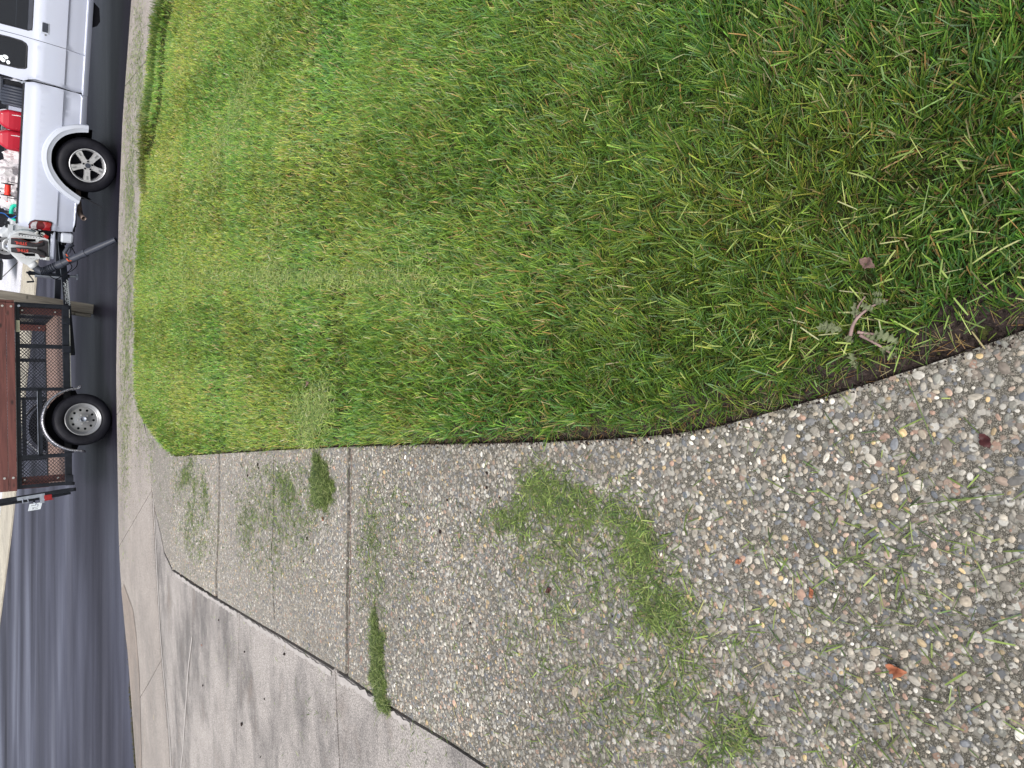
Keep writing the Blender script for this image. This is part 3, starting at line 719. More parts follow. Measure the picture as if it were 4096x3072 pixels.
clip_patch([(1500, 1275, 1690, 30, 75, 10), (600, 1320, 1610, 30, 60, 0), (400, 1230, 1630, 40, 50, 0), (800, 1050, 300, 150, 22, 115), (500, 900, 600, 120, 22, 115), (3200, 1180, 1110, 330, 22, 2), (700, 1120, 1080, 30, 190, 5), (500, 1700, 1100, 60, 150, -15), (500, 760, 1200, 12, 200, 0), (500, 640, 1100, 12, 250, 0), (600, 900, 700, 30, 200, 20), (120, 2850, 1000, 220, 260, 0), (80, 3600, 500, 300, 300, 0), (60, 3900, 1000, 200, 200, 0), (150, 2400, 300, 300, 220, 0), (90, 3350, 1350, 260, 90, 0)], 0.036, True, (0, 0.014), (1.9, 1.8, 1.9), 'lawn_clippings')

sp = []
sp += [(3800, 745, 1900, 14, 45, 20), (3200, 775, 2000, 18, 80, 10), (3000, 820, 1985, 10, 50, 0), (4800, 790, 2080, 40, 100, 0), (3500, 730, 1960, 50, 110, 0)]
sp += [(7500, 1080, 2000, 70, 80, 0), (3000, 1150, 1930, 30, 50, 30), (5500, 1060, 2140, 95, 100, 0), (700, 1240, 2110, 25, 60, 10), (500, 1000, 2060, 20, 70, 0), (800, 1130, 2250, 90, 80, 0)]
sp += [(1300, 1470, 2080, 30, 90, 0), (1500, 1480, 2230, 30, 110, 0), (1800, 1505, 2420, 28, 110, 0), (900, 1560, 2100, 60, 120, 0), (800, 1620, 2300, 110, 130, 0)]
sp += [(1100, 2170, 1940, 50, 50, 25), (1000, 2060, 2060, 60, 50, -40), (900, 1990, 2090, 60, 35, 0), (2000, 2290, 2020, 90, 55, 25), (2200, 2440, 2080, 90, 45, 35), (1200, 2250, 2130, 120, 70, 0)]
sp += [(2500, 2560, 2210, 52, 115, -18), (1900, 2540, 2130, 45, 55, 0), (1700, 2640, 2350, 50, 90, -15), (2600, 2400, 2190, 130, 100, 20), (900, 2660, 2460, 50, 60, 0), (1600, 2500, 2330, 110, 110, 0)]
sp += [(1500, 2350, 2450, 160, 130, 0), (1300, 2700, 2620, 120, 150, 0), (1000, 2600, 2850, 170, 120, 0), (500, 2960, 2930, 50, 60, 20), (600, 2850, 3000, 60, 60, 0), (900, 2200, 2750, 200, 200, 0), (500, 1950, 2500, 150, 250, 0)]
sp += [(1500, 2300, 2700, 700, 320, 0), (900, 3300, 2600, 400, 350, 0), (900, 1900, 2350, 380, 280, 0), (260, 3500, 2050, 350, 200, 0)]
sp += [(700, 3300, 2300, 350, 350, 0), (220, 3600, 2700, 300, 250, 0), (700, 2150, 2150, 220, 160, 20), (150, 3400, 1900, 300, 150, 0)]
sp += [(250, 1250, 2820, 60, 110, 0), (160, 950, 2600, 70, 60, 0), (130, 1650, 2960, 60, 60, 0)]
clip_patch(sp, 0.003, False, (0, 0.005), 1.0)
# thin film of clippings blown over the sidewalk
sp = [(9000, 522, 750, 15, 380, 0), (9000, 512, 1250, 16, 330, 0), (4000, 498, 1600, 12, 200, 0), (1500, 560, 1650, 12, 120, 0), (4500, 560, 330, 12, 200, 0), (500, 600, 1800, 14, 80, 0)]
clip_patch(sp, 0.003, False, (0, 0.004), 1.15, lens=(0.025, 0.06), wid=(0.0022, 0.004), keep=0.2)
# two heaps swept together: things of their own
def heap(name, label, spec, top, **k):
    PX = []; PY = []; LV = []
    for (cx, cy, sx, sy, n) in spec:
        a = RNG.uniform(0, 2 * np.pi, n); r = np.sqrt(RNG.random(n)) * (1 + 0.22 * np.sin(a * 5 + cx) + 0.15 * np.sin(a * 11)); r = np.where(RNG.random(n) < 0.10, r * RNG.uniform(1, 2.1, n), r); PX.append(cx + sx * r * np.cos(a)); PY.append(cy + sy * r * np.sin(a)); LV.append(top * np.clip(1 - r ** 1.5, 0, 1) * RNG.random(n))
    PX = np.concatenate(PX); PY = np.concatenate(PY); LV = np.concatenate(LV)
    P = unproj(PX, PY); X, Y = P[:, 0], P[:, 1]; Z = HG(X, Y) + 0.004 + LV; N = len(X)
    c = np.array([(0.12, 0.18, 0.04), (0.21, 0.28, 0.08), (0.07, 0.11, 0.03), (0.32, 0.37, 0.14)])[RNG.choice(4, N)] * RNG.uniform(0.7, 1.2, (N, 1))
    o = blades(name, X, Y, Z, RNG.uniform(0.02, 0.06, N), RNG.uniform(0.002, 0.004, N), RNG.normal(0, 0.25, N), RNG.uniform(0, 6.28, N), c, 4, flat=True)
    del o['kind']; setp(o, label, 'grass heap'); return o
heap('clippings_heap', 'teardrop-shaped heap of green grass clippings on the driveway beside the lawn edge', [(1270, 1840, 14, 30, 250), (1280, 1890, 28, 50, 1400), (1290, 1950, 44, 60, 3000), (1290, 1995, 34, 40, 1200)], 0.035)
heap('clippings_heap', 'long narrow ridge of grass clippings beside the dark groove, running to the apron edge', [(1498, 2500, 14, 70, 300), (1512, 2590, 26, 80, 900), (1508, 2690, 24, 80, 1000), (1525, 2770, 20, 70, 700), (1550, 2825, 14, 30, 200)], 0.014)
# moss tufts in the joint between asphalt and concrete
mx = []; my = []
for (cx, cy, sx, sy, n) in [(494, 2330, 4, 26, 260), (498, 2420, 3, 40, 160), (508, 2760, 5, 24, 260), (514, 2880, 4, 30, 260), (520, 3000, 6, 40, 420), (522, 3060, 6, 20, 260), (502, 2520, 2, 60, 120)]:
    x, y = photo_gauss(n, cx, cy, sx, sy); mx.append(x); my.append(y)
P = unproj(np.concatenate(mx), np.concatenate(my)); X, Y = P[:, 0], P[:, 1]; Y = np.clip(Y, curb_y(X) - 0.04, curb_y(X) + 0.03); N = len(X)
c = np.array([(0.13, 0.12, 0.03), (0.20, 0.15, 0.05), (0.08, 0.09, 0.03)])[RNG.choice(3, N)]
blades('moss', X, Y, HG(X, Y) * 0 + 0.03, RNG.uniform(0.015, 0.05, N), np.full(N, 0.008), RNG.uniform(0.1, 1.0, N), RNG.uniform(0, 6.28, N), c, 3, label='brownish moss and weeds in the joint at the road edge', cat='moss')
# dry stems and roots hanging over the bare soil
n = 900; t = RNG.uniform(0, 1, n); yy = RNG.uniform(0.1, 2.6, n)
ex = np.interp(yy, [p[1] for p in LW[::-1]], [p[0] for p in LW[::-1]]); xx = ex + RNG.uniform(0.0, 1.0, n) * (soilw(yy) + 0.02)
c = np.where(RNG.random((n, 1)) < 0.6, DRY[RNG.choice(4, n)], GREENS[RNG.choice(6, n)] * 1.4) * 0.9
blades('loose_stems', xx, yy, lawn_h(xx, yy) + 0.012, RNG.uniform(0.015, 0.06, n), np.full(n, 0.0016), RNG.normal(0, 0.2, n), RNG.uniform(0, 6.28, n), c, 3, flat=True, label='dry stems and cut blades scattered on the bare soil edge')

# ------------------------------------------------------------------ pebbles set in the near driveway
PAL = np.array([c for _, c in STONES] + [(0.40, 0.30, 0.17), (0.52, 0.50, 0.47), (0.12, 0.13, 0.15), (0.28, 0.265, 0.24), (0.34, 0.32, 0.285)])
def pebbles():
    cand = []
    for rad, n in ((0.0118, 420), (0.0085, 3600), (0.0064, 15000), (0.0046, 62000), (0.0030, 130000)):
        far = rad > 0.004; X = RNG.uniform(-4.6, 1.2, n * (4 if far else 2)); Y = RNG.uniform(-0.1, 7.6 if far else 4.4, n * (4 if far else 2))
        ok = (inpoly(X, Y, wC) | inpoly(X, Y, wB) | inpoly(X, Y, wA)) & view_cull(X, Y, 350); X, Y = X[ok], Y[ok]
        if rad < 0.003: k = Y < 2.2; X, Y = X[k], Y[k]
        ok = (edgedist(X, Y, wC, True) > rad * 1.2) & (edgedist(X, Y, wB, True) > rad * 1.2); X, Y = X[ok], Y[ok]
        k = RNG.random(len(X)) < (np.clip(0.9 + 0.9 * fbm(X, Y, 2.4, 181), 0.25, 1) if rad > 0.005 else 1.1); X, Y = X[k], Y[k]
        for x, y in zip(X, Y): cand.append((x, y, rad * random.uniform(0.75, 1.35)))
    cell = 0.016; grid = {}; keep = []
    for x, y, r in cand:
        i, j = int(x // cell), int(y // cell); bad = False
        for a in (-1, 0, 1):
            for b in (-1, 0, 1):
                for (qx, qy, qr) in grid.get((i + a, j + b), ()):
                    if (qx - x) ** 2 + (qy - y) ** 2 < (0.90 * (qr + r)) ** 2: bad = True; break
                if bad: break
            if bad: break
        if not bad: grid.setdefault((i, j), []).append((x, y, r)); keep.append((x, y, r))
    K = np.array(keep); N = len(K); X, Y, Rr = K.T
    S = 9; rows = [(1.0, -0.04), (0.84, 0.15), (0.46, 0.24)]
    ang = np.arange(S) * 2 * np.pi / S
    rad = np.clip(1 + 0.36 * RNG.normal(0, 1, (N, S)), 0.5, 1.6); rad = (1.7 * rad + np.roll(rad, 1, 1) + np.roll(rad, -1, 1)) / 3.7
    el = RNG.uniform(0.72, 1.30, N); rot = RNG.uniform(0, 6.28, N)
    V = np.zeros((N, 3 * S + 1, 3), np.float32)
    cu = np.cos(rot)[:, None]; su = np.sin(rot)[:, None]
    zb = HG(X, Y)[:, None]
    for k, (q, hz) in enumerate(rows):
        u = np.cos(ang)[None] * rad * q * (Rr * el)[:, None]; v = np.sin(ang)[None] * rad * q * (Rr / el)[:, None]
        V[:, k * S:(k + 1) * S, 0] = X[:, None] + u * cu - v * su; V[:, k * S:(k + 1) * S, 1] = Y[:, None] + u * su + v * cu
        V[:, k * S:(k + 1) * S, 2] = zb + hz * np.minimum(Rr, 0.008)[:, None] + RNG.normal(0, 0.02, (N, S)) * Rr[:, None]
    V[:, -1, 0] = X; V[:, -1, 1] = Y; V[:, -1, 2] = zb[:, 0] + 0.27 * np.minimum(Rr, 0.008)
    base = (np.arange(N) * (3 * S + 1))[:, None]; quads = []; 
    for k in range(2):
        for i in range(S): quads.append([k * S + i, k * S + (i + 1) % S, (k + 1) * S + (i + 1) % S, (k + 1) * S + i])
    tris = [[2 * S + i, 2 * S + (i + 1) % S, 3 * S] for i in range(S)]
    # triangles only, to keep a single face size
    T = []
    for q in quads: T += [[q[0], q[1], q[2]], [q[0], q[2], q[3]]]
    T += tris
    Fa = (base[:, None, :] + np.array(T)[None]).reshape(-1, 3)
    pr = np.ones(len(PAL)); pr[5] = 0.45; pr[13] = 0.4; pr[7] = 0.5; pr[11] = 0.5; pr[12] = 0.6;  pr /= pr.sum()
    c = PAL[RNG.choice(len(PAL), N, p=pr)] * RNG.uniform(0.62, 1.22, (N, 1)) * (1 + 0.28 * np.clip(fbm(X, Y, 1.4, 171) + 0.6 * fbm(X, Y, 7, 173), -1, 0.8))[:, None] * np.array([1.14, 1.12, 1.06]) * np.where(Rr < 0.0038, 0.78, 1.0)[:, None]; mixd = (RNG.random((N, 1)) ** 2) * 0.6; c = c * (1 - mixd) + np.array([0.15, 0.135, 0.11]) * mixd; g = c.mean(1, keepdims=True); c = g + (c - g) * 1.05
    tint = np.repeat(c[:, None, :], 3 * S + 1, 1) * (1 + 0.16 * RNG.normal(0, 1, (N, 3 * S + 1, 1)))
    o = mesh_np('driveway_pebbles', V.reshape(-1, 3), Fa, 'pebble', np.clip(tint, 0.02, 0.9).reshape(-1, 3), smooth=True)
    setp(o, 'rounded multicoloured pebbles showing in the near driveway surface', 'pebbles', None, 'stuff')
    print('pebbles', N)
pebbles()

# crumbs of soil spilled along the cut edge, some on the concrete
def soil_grains():
    n = 5200; yy = RNG.uniform(-0.1, 3.2, n); ex = np.interp(yy, [p[1] for p in LW[::-1]], [p[0] for p in LW[::-1]])
    off_ = RNG.normal(0.6, 0.55, n) * (soilw(yy) + 0.004); off_ = np.maximum(off_, -0.022 * RNG.random(n) ** 2); X = ex + off_; on = off_ < 0.003
    Z = np.where(on, HG(X, yy), lawn_h(X, yy) + sn(X, yy) * 0.6); r = RNG.uniform(0.035, 0.09, n) ** 2 * np.where(on, 0.6, 1)
    T = np.array([(0, 0, 1), (0.94, 0, -.3), (-.47, .82, -.3), (-.47, -.82, -.3), (0.5, 0.8, 0.4)]); Tf = np.array([(0, 1, 4), (0, 4, 2), (0, 2, 3), (0, 3, 1), (1, 2, 4), (1, 3, 2)])
    V = T[None] * r[:, None, None] * RNG.uniform(0.6, 1.5, (n, 5, 3)); a = RNG.uniform(0, 6.28, n); ca, sa = np.cos(a)[:, None], np.sin(a)[:, None]
    Vx = V[..., 0] * ca - V[..., 1] * sa + X[:, None]; Vy = V[..., 0] * sa + V[..., 1] * ca + yy[:, None]; Vz = V[..., 2] + Z[:, None] + r[:, None] * 0.3
    Fa = (np.arange(n) * 5)[:, None, None] + Tf[None]
    setp(mesh_np('soil_grains', np.stack([Vx, Vy, Vz], -1).reshape(-1, 3), Fa.reshape(-1, 3), 'soil'), 'loose dark soil crumbs along the cut lawn edge', 'soil', None, 'stuff')
soil_grains()
# ================================================================== TRAILER
TR_LOC = (-0.602, 11.719, 0); TR_ANG = R(6)
YF = 0.08            # side frame plane
TW = 1.56            # far side frame plane
def wheel_parts(root, kind, c, rad, wid, rimr, name='wheel'):
    """outer face towards local -y"""
    e = bpy.data.objects.new(name, None); COL.objects.link(e); e.parent = root; e.location = c; e.empty_display_size = 0.1
    bm = bmesh.new(); h = wid / 2; r0 = rimr
    lathe(bm, [(-h * 0.72, r0), (-h * 0.95, r0 + 0.012), (-h, r0 + 0.05), (-h * 0.98, rad - 0.06), (-h * 0.86, rad - 0.022), (-h * 0.6, rad - 0.004), (-h * 0.56, rad - 0.010), (-h * 0.5, rad - 0.010), (-h * 0.46, rad), (0, rad + 0.001), (h * 0.5, rad), (h * 0.8, rad - 0.012), (h, rad - 0.06), (h, r0 + 0.03), (h * .8, r0)], 72)
    obj('tyre', bm, 'rubber', e, True)
    bm = bmesh.new(); bm2 = bmesh.new()
    if kind == 'steel':
        lathe(bm, [(-h * 0.70, r0 + 0.002), (-h * 0.92, r0 - 0.002), (-h * 0.94, r0 - 0.010), (-h * 0.80, r0 - 0.018), (-h * 0.76, r0 - 0.036), (-h * 0.55, r0 - 0.042), (-h * 0.48, r0 - 0.055)], 72)
        # disc with round hand holes
        S = 10; ro = r0 - 0.055
        outer = [(ro * math.cos(a), ro * math.sin(a)) for a in np.linspace(0, 2 * np.pi, 73)[:-1]]
        holes = [[(0.137 * math.cos(a) + 0.0175 * math.cos(b), 0.137 * math.sin(a) + 0.0175 * math.sin(b)) for b in np.linspace(0, 2 * np.pi, 13)[:-1]] for a in np.arange(S) * 2 * np.pi / S + 0.2]
        inner = [(0.103 * math.cos(a), 0.103 * math.sin(a)) for a in np.linspace(0, 2 * np.pi, 41)[:-1]] + [(0.060 * math.cos(a), 0.060 * math.sin(a)) for a in np.linspace(0, 2 * np.pi, 31)[:-1]]
        ov, fs = cdt(outer, holes, inner)
        def dy(x, z):
            q = math.hypot(x, z); return -h * 0.48 - (0.014 * max(0, 1 - abs(q - 0.082) / 0.024)) + (0.012 if q > 0.1 else 0)
        vv = [bm.verts.new((v[0], dy(v[0], v[1]), v[1])) for v in ov]
        for f in fs: bm.faces.new([vv[i] for i in f])
        obj('rim', bm, 'steelgrey', e, True)
        cyl(bm2, (0, -h * 0.62, 0), 0.036, 0.055, 'y', 24)
        for k in range(5):
            bm3 = bmesh.new(); a = k * 2 * math.pi / 5 + 0.4; cyl(bm3, (0.066 * math.cos(a), -h * 0.70, 0.066 * math.sin(a)), 0.008, 0.03, 'y', 6); obj('wheel_nut', bm3, 'bolt', e)
        obj('hub', bm2, 'galv', e, True)
        bm4 = bmesh.new(); cyl(bm4, (0, h * 0.1, 0), r0 - 0.02, 0.02, 'y', 32); obj('brake_drum', bm4, 'gap', e)
    else:
        lathe(bm, [(-h * 0.72, r0 + 0.002), (-h * 0.92, r0), (-h * 0.95, r0 - 0.006), (-h * 0.90, r0 - 0.014), (-h * 0.5, r0 - 0.026), (h * 0.3, r0 - 0.04)], 72)
        for k in range(5):
            a = k * 2 * math.pi / 5 + math.pi + 0.02
            ca, sa = math.cos(a), math.sin(a)
            def P(r, t, y): return bm.verts.new((r * ca - t * sa, y, r * sa + t * ca))
            prof = [(0.035, 0.034, -h * 0.80), (0.075, 0.036, -h * 0.80), (0.13, 0.036, -h * 0.84), (r0 - 0.012, 0.050, -h * 0.82)]
            rows_ = []
            for r, t, y in prof: rows_.append([P(r, -t, y + 0.05), P(r, -t * 0.9, y), P(r, t * 0.9, y), P(r, t, y + 0.05)])
            for i in range(3):
                for q in range(3): bm.faces.new((rows_[i][q], rows_[i][q + 1], rows_[i + 1][q + 1], rows_[i + 1][q]))
            # slot near the rim, a raised inner rib reads as the pocket edge
            b2 = bmesh.new()
        cyl(bm, (0, -h * 0.66, 0), 0.075, 0.04, 'y', 40)
        obj('rim', bm, 'alloy', e, True).modifiers.new('s', 'EDGE_SPLIT').split_angle = R(35)
        for k in range(5):
            bs = bmesh.new()
            a = k * 2 * math.pi / 5 + math.pi + 0.02; ca, sa = math.cos(a), math.sin(a)
            mt = Matrix(((ca, 0, -sa, 0.168 * ca), (0, 1, 0, -h * 0.845), (sa, 0, ca, 0.168 * sa), (0, 0, 0, 1)))
            bmesh.ops.create_cube(bs, size=1, matrix=mt @ Matrix.Diagonal((0.05, 0.004, 0.022, 1)))
            obj('spoke_pocket', bs, 'steelgrey', e)
        for k in range(5):
            bm2 = bmesh.new(); a = k * 2 * math.pi / 5 + math.pi + 0.65; cyl(bm2, (0.055 * math.cos(a), -h * 0.80, 0.055 * math.sin(a)), 0.0125, 0.03, 'y', 8); obj('wheel_nut', bm2, 'gap', e)
        b5 = bmesh.new(); cyl(b5, (0, -h * 0.84, 0), 0.030, 0.02, 'y', 28); obj('hub_cap', b5, 'hose', e, bevel=0.004)
        b6 = bmesh.new(); cyl(b6, (0, h * 0.0, 0), r0 - 0.03, 0.03, 'y', 32); obj('brake_drum', b6, 'gap', e)
    return e
def mesh_screen(name, parent, x0, x1, z0, z1, yat, sp=0.050, hp=0.044, holes=None, axis='x', m='black', w=0.0060):
    """expanded steel mesh: real diagonal bars clipped to a rectangle"""
    bm = bmesh.new(); slope = hp / sp     # diamonds taller than wide
    W_ = x1 - x0; H_ = z1 - z0
    for sgn in (1, -1):
        c0 = -H_ / slope; k = c0
        while k < W_ + H_ / slope:
            # x = k + sgn*z/slope
            pts = []
            t0, t1 = 0.0, H_
            xa = (k + t0 / slope) if sgn > 0 else (k + (H_ - t0) / slope); xb = (k + t1 / slope) if sgn > 0 else (k + (H_ - t1) / slope)
            # clip to 0..W_
            def clipx(xa, za, xb, zb):
                if xa > xb: xa, za, xb, zb = xb, zb, xa, za
                if xb <= 0 or xa >= W_: return None
                if xa < 0: za = za + (zb - za) * (0 - xa) / (xb - xa); xa = 0
                if xb > W_: zb = za + (zb - za) * (W_ - xa) / (xb - xa); xb = W_
                return xa, za, xb, zb
            r_ = clipx(xa, t0, xb, t1)
            if r_:
                xa, za, xb, zb = r_
                segs = [(xa, za, xb, zb)]
                for s in segs:
                    if axis == 'x': bar(bm, (x0 + s[0], yat + 0.001 * sgn, z0 + s[1]), (x0 + s[2], yat + 0.001 * sgn, z0 + s[3]), w, w * 0.7, (0, 1, 0))
                    else: bar(bm, (yat + 0.001 * sgn, x0 + s[0], z0 + s[1]), (yat + 0.001 * sgn, x0 + s[2], z0 + s[3]), w, w * 0.7, (1, 0, 0))
            k += sp
    return obj(name, bm, m, parent)
tr = thing('utility_trailer', 'black mesh-sided utility trailer with red-brown top boards parked along the curb', 'trailer', TR_LOC, TR_ANG)
X0, X1 = -0.83, 1.76
def side(y, far=False):
    n = -1 if not far else 1
    bm = bmesh.new()
    bar(bm, (X0, y, 0.535), (X1, y, 0.535), 0.04, 0.085); bar(bm, (X0, y, 1.11), (X1, y, 1.11), 0.045, 0.05)
    bar(bm, (X0, y + n * 0.030, 1.137), (X1, y + n * 0.030, 1.137), 0.05, 0.005)
    obj('side_rail', bm, 'black', tr, bevel=0.003)
    for (xp, w) in ((X1 - 0.03, 0.055), (1.145, 0.055), (0.54, 0.045), (-0.40, 0.055), (X0 + 0.03, 0.05)):
        bm = bmesh.new(); bar(bm, (xp, y + n * 0.004, 0.49), (xp, y + n * 0.004, 1.132), 0.03, w, (1, 0, 0))
        bar(bm, (xp + w / 2 - 0.003, y + n * 0.026, 0.50), (xp + w / 2 - 0.003, y + n * 0.026, 1.13), 0.022, 0.004, (1, 0, 0))
        obj('post', bm, 'black', tr, bevel=0.002)
    bm = bmesh.new(); bar(bm, (-0.40, y + n * 0.004, 0.865), (0.54, y + n * 0.004, 0.865), 0.03, 0.05); bar(bm, (-0.37, y + n * 0.022, 0.890), (0.52, y + n * 0.022, 0.890), 0.014, 0.006)
    obj('fender_rail', bm, 'black', tr)
    for (a, b) in ((X0 + 0.05, -0.43), (-0.375, 0.52), (0.56, 1.12), (1.17, X1 - 0.05)):
        mesh_screen('mesh_panel', tr, a, b, 0.57, 1.09, y + 0.012)
    # stained boards on top
    for k in range(3):
        bm = bmesh.new(); z0 = 1.143 + k * 0.098; bar(bm, (X0 - 0.02, y + n * 0.012, z0 + 0.047), (X1 - 0.02, y + n * 0.012, z0 + 0.047), 0.038, 0.094)
        bd = obj('top_board', bm, 'redwood', tr, bevel=0.004)
        for xb in (X0 + 0.16, X1 - 0.07):
            bm = bmesh.new(); cyl(bm, (xb, y + n * 0.036, z0 + 0.042), 0.015, 0.014, 'y', 12); obj('bolt', bm, 'bolt', bd)
    for xb in (1.52, 1.11, -0.735):
        bm = bmesh.new(); bar(bm, (xb - 0.05, y + n * 0.035, 0.535), (xb + 0.05, y + n * 0.035, 0.535), 0.05, 0.10); obj('stake_pocket', bm, 'black', tr, bevel=0.004)
    # fender
    cxw, czw = 0.09, 0.37; bm = bmesh.new(); arc = []
    yo = y + n * 0.21; yi = y
    for a in np.linspace(R(2), R(178), 40):
        ra = 0.455 + 0.02 * math.sin(a); arc.append((cxw + ra * math.cos(a) * 1.0, czw + 0.02 + ra * math.sin(a) * 1.02))
    arc = [(arc[0][0] + 0.035, arc[0][1] - 0.015)] + arc + [(arc[-1][0] - 0.02, arc[-1][1] - 0.05)]
    prev = None
    for (x, z) in arc:
        row = [bm.verts.new(p) for p in ((x, yi, z), (x, yo, z), (x + (cxw - x) * 0.06, yo, z + (czw - z) * 0.06))]
        if prev:
            for k in range(2): bm.faces.new((prev[k], row[k], row[k + 1], prev[k + 1]))
        prev = row
    f = obj('fender', bm, 'chrome', tr, True); md = f.modifiers.new('s', 'SOLIDIFY'); md.thickness = 0.006
    bm = bmesh.new(); pr = None
    for a in np.linspace(R(8), R(172), 24):
        x = cxw + 0.44 * math.cos(a); z = czw + 0.44 * math.sin(a)
        row = [bm.verts.new((x, yi + n * 0.01, z)), bm.verts.new((cxw + 0.1 * math.cos(a), yi + n * 0.01, max(z - 0.3, 0.30)))]
        if pr: bm.faces.new((pr[0], row[0], row[1], pr[1]))
        pr = row
    obj('wheel_well', bm, 'gap', tr)
side(YF); side(TW, True)
wheel_parts(tr, 'steel', (0.09, -0.02, 0.37), 0.368, 0.205, 0.232)
w2 = wheel_parts(tr, 'steel', (0.09, TW + 0.12, 0.37), 0.368, 0.205, 0.232); w2.rotation_euler = (0, 0, math.pi)
bm = bmesh.new(); bar(bm, (0.09, 0.05, 0.37), (0.09, TW, 0.37), 0.05); obj('axle', bm, 'black', tr)
# floor: planks with real gaps
bm = bmesh.new(); yy = YF + 0.03; rw = random.Random(3)
while yy < TW - 0.05:
    w = min(0.138, TW - 0.03 - yy); box(bm, ((X0 + X1) / 2, yy + w / 2, 0.545 + rw.uniform(-.002, .002)), (X1 - X0 - 0.06, w - 0.005, 0.035)); yy += w
obj('floor_planks', bm, 'floorwood', tr)
for xe in (X0 + 0.02, X1 - 0.02, 0.55, -0.35):
    bm = bmesh.new(); bar(bm, (xe, YF, 0.49), (xe, TW, 0.49), 0.045, 0.06); obj('cross_member', bm, 'black', tr)
# front wall
bm = bmesh.new(); bar(bm, (X1 - 0.02, YF, 0.56), (X1 - 0.02, TW, 0.56), 0.04, 0.05); bar(bm, (X1 - 0.02, YF, 1.11), (X1 - 0.02, TW, 1.11), 0.04, 0.05)
obj('front_rail', bm, 'black', tr)
for yb in (0.55, 1.05):
    bm = bmesh.new(); bar(bm, (X1 - 0.02, yb, 0.55), (X1 - 0.02, yb, 1.11), 0.04, 0.05, (0, 1, 0)); obj('post', bm, 'black', tr)
mesh_screen('mesh_panel', tr, YF + 0.03, TW - 0.03, 0.58, 1.09, X1 - 0.03, axis='y')
for k in range(3):
    bm = bmesh.new(); bar(bm, (X1 + 0.012, YF + 0.02, 1.19 + k * 0.098), (X1 + 0.012, TW - 0.02, 1.19 + k * 0.098), 0.038, 0.094); obj('top_board', bm, 'redwood', tr, bevel=0.004)
# upright stained boards inside the corners
for (xb, yb, zt) in ((X1 - 0.105, YF + 0.045, 1.3), (X0 + 0.115, YF + 0.045, 1.3), (X1 - 0.105, TW - 0.045, 1.3), (X0 + 0.02, TW - 0.05, 1.3)):
    bm = bmesh.new(); bar(bm, (xb, yb, 0.565), (xb, yb, zt), 0.036, 0.092, (1, 0, 0)); bd = obj('corner_board', bm, 'redwood', tr, bevel=0.003)
    for z in (0.66, 1.05): bm = bmesh.new(); cyl(bm, (xb, yb - 0.022, z), 0.013, 0.012, 'y', 10); obj('bolt', bm, 'bolt', bd)
# corner gusset bolt, data label, white reflective strip under the rail
bm = bmesh.new(); cyl(bm, (X1 - 0.055, YF - 0.03, 1.095), 0.017, 0.008, 'y', 18); obj('bolt', bm, 'galv', tr)
bm = bmesh.new(); box(bm, (1.42, YF - 0.0235, 1.108), (0.16, 0.002, 0.042)); lb = obj('data_label', bm, 'label', tr)
bm = bmesh.new(); rr = random.Random(5)
for row in range(5):
    x = 1.35
    while x < 1.485: w = rr.uniform(0.004, 0.014); box(bm, (x + w / 2, YF - 0.0252, 1.121 - row * 0.007), (w, 0.0006, 0.0022)); x += w + 0.004
obj('label_print', bm, 'ink', lb)
for a, b in ((1.56, 1.70), (1.16, 1.47), (0.57, 1.06)): bm = bmesh.new(); box(bm, ((a + b) / 2, YF + 0.005, 0.486), (b - a, 0.03, 0.008)); obj('lower_flange', bm, 'bolt', tr)
bm = bmesh.new(); bar(bm, (-0.37, YF - 0.020, 0.893), (0.51, YF - 0.020, 0.893), 0.014, 0.008); obj('fender_rail_edge', bm, 'galv', tr)
# diagonal tongue arms passing under the front
bm = bmesh.new(); bar(bm, (1.05, TW - 0.06, 0.455), (3.02, 0.86, 0.46), 0.05, 0.085); obj('tongue', bm, 'black', tr, bevel=0.004)
bm = bmesh.new(); bar(bm, (1.05, 0.14, 0.455), (3.02, 0.80, 0.46), 0.05, 0.085)
tg = obj('tongue', bm, 'black', tr, bevel=0.004)
bm = bmesh.new(); bar(bm, (2.92, 0.83, 0.47), (3.14, 0.83, 0.49), 0.07, 0.06); cyl(bm, (3.12, 0.83, 0.485), 0.045, 0.07, 'z', 20); obj('coupler', bm, 'black', tr, bevel=0.008)
# wedge plate below the rail
bm = bmesh.new(); prism(bm, [(1.50, 0.495), (1.03, 0.495), (1.09, 0.44), (1.13, 0.455)], YF + 0.03, YF + 0.06); obj('tongue_plate', bm, 'black', tr)
# graphics along the near tongue arm: scroll lettering and a chequered band
dx, dy = 3.02 - 1.05, 0.80 - 0.14; L = math.hypot(dx, dy); ux, uy = dx / L, dy / L; nx, ny = uy, -ux
def tp(s, z): 
    k = (s - 1.05) / dx; return (s + nx * 0.0262, 0.14 + dy * k + ny * 0.0262, z)
bm = bmesh.new(); n_ = 26
for i in range(n_):
    for rrow in range(2):
        if (i + rrow) % 2: continue
        s0 = 1.80 + i * 0.0165; z0 = 0.419 + rrow * 0.011
        vs = [bm.verts.new(tp(*p)) for p in ((s0, z0), (s0 + 0.0165, z0), (s0 + 0.0165, z0 + 0.011), (s0, z0 + 0.011))]; bm.faces.new(vs)
obj('chequered_band', bm, 'paper', tg)
bm = bmesh.new(); rs_ = random.Random(9)
pts = []
for i in range(60):
    t = i / 59; s = 1.83 + 0.36 * t; z = 0.468 + 0.013 * math.sin(t * 34) + 0.006 * math.sin(t * 71 + 1); p = tp(s + 0.008 * math.cos(t * 47), z); pts.append(p)
tube(bm, pts, 0.0022, 4); tube(bm, [tp(1.84, 0.452), tp(2.02, 0.450), tp(2.17, 0.456)], 0.0018, 4); obj('script_lettering', bm, 'paper', tg)
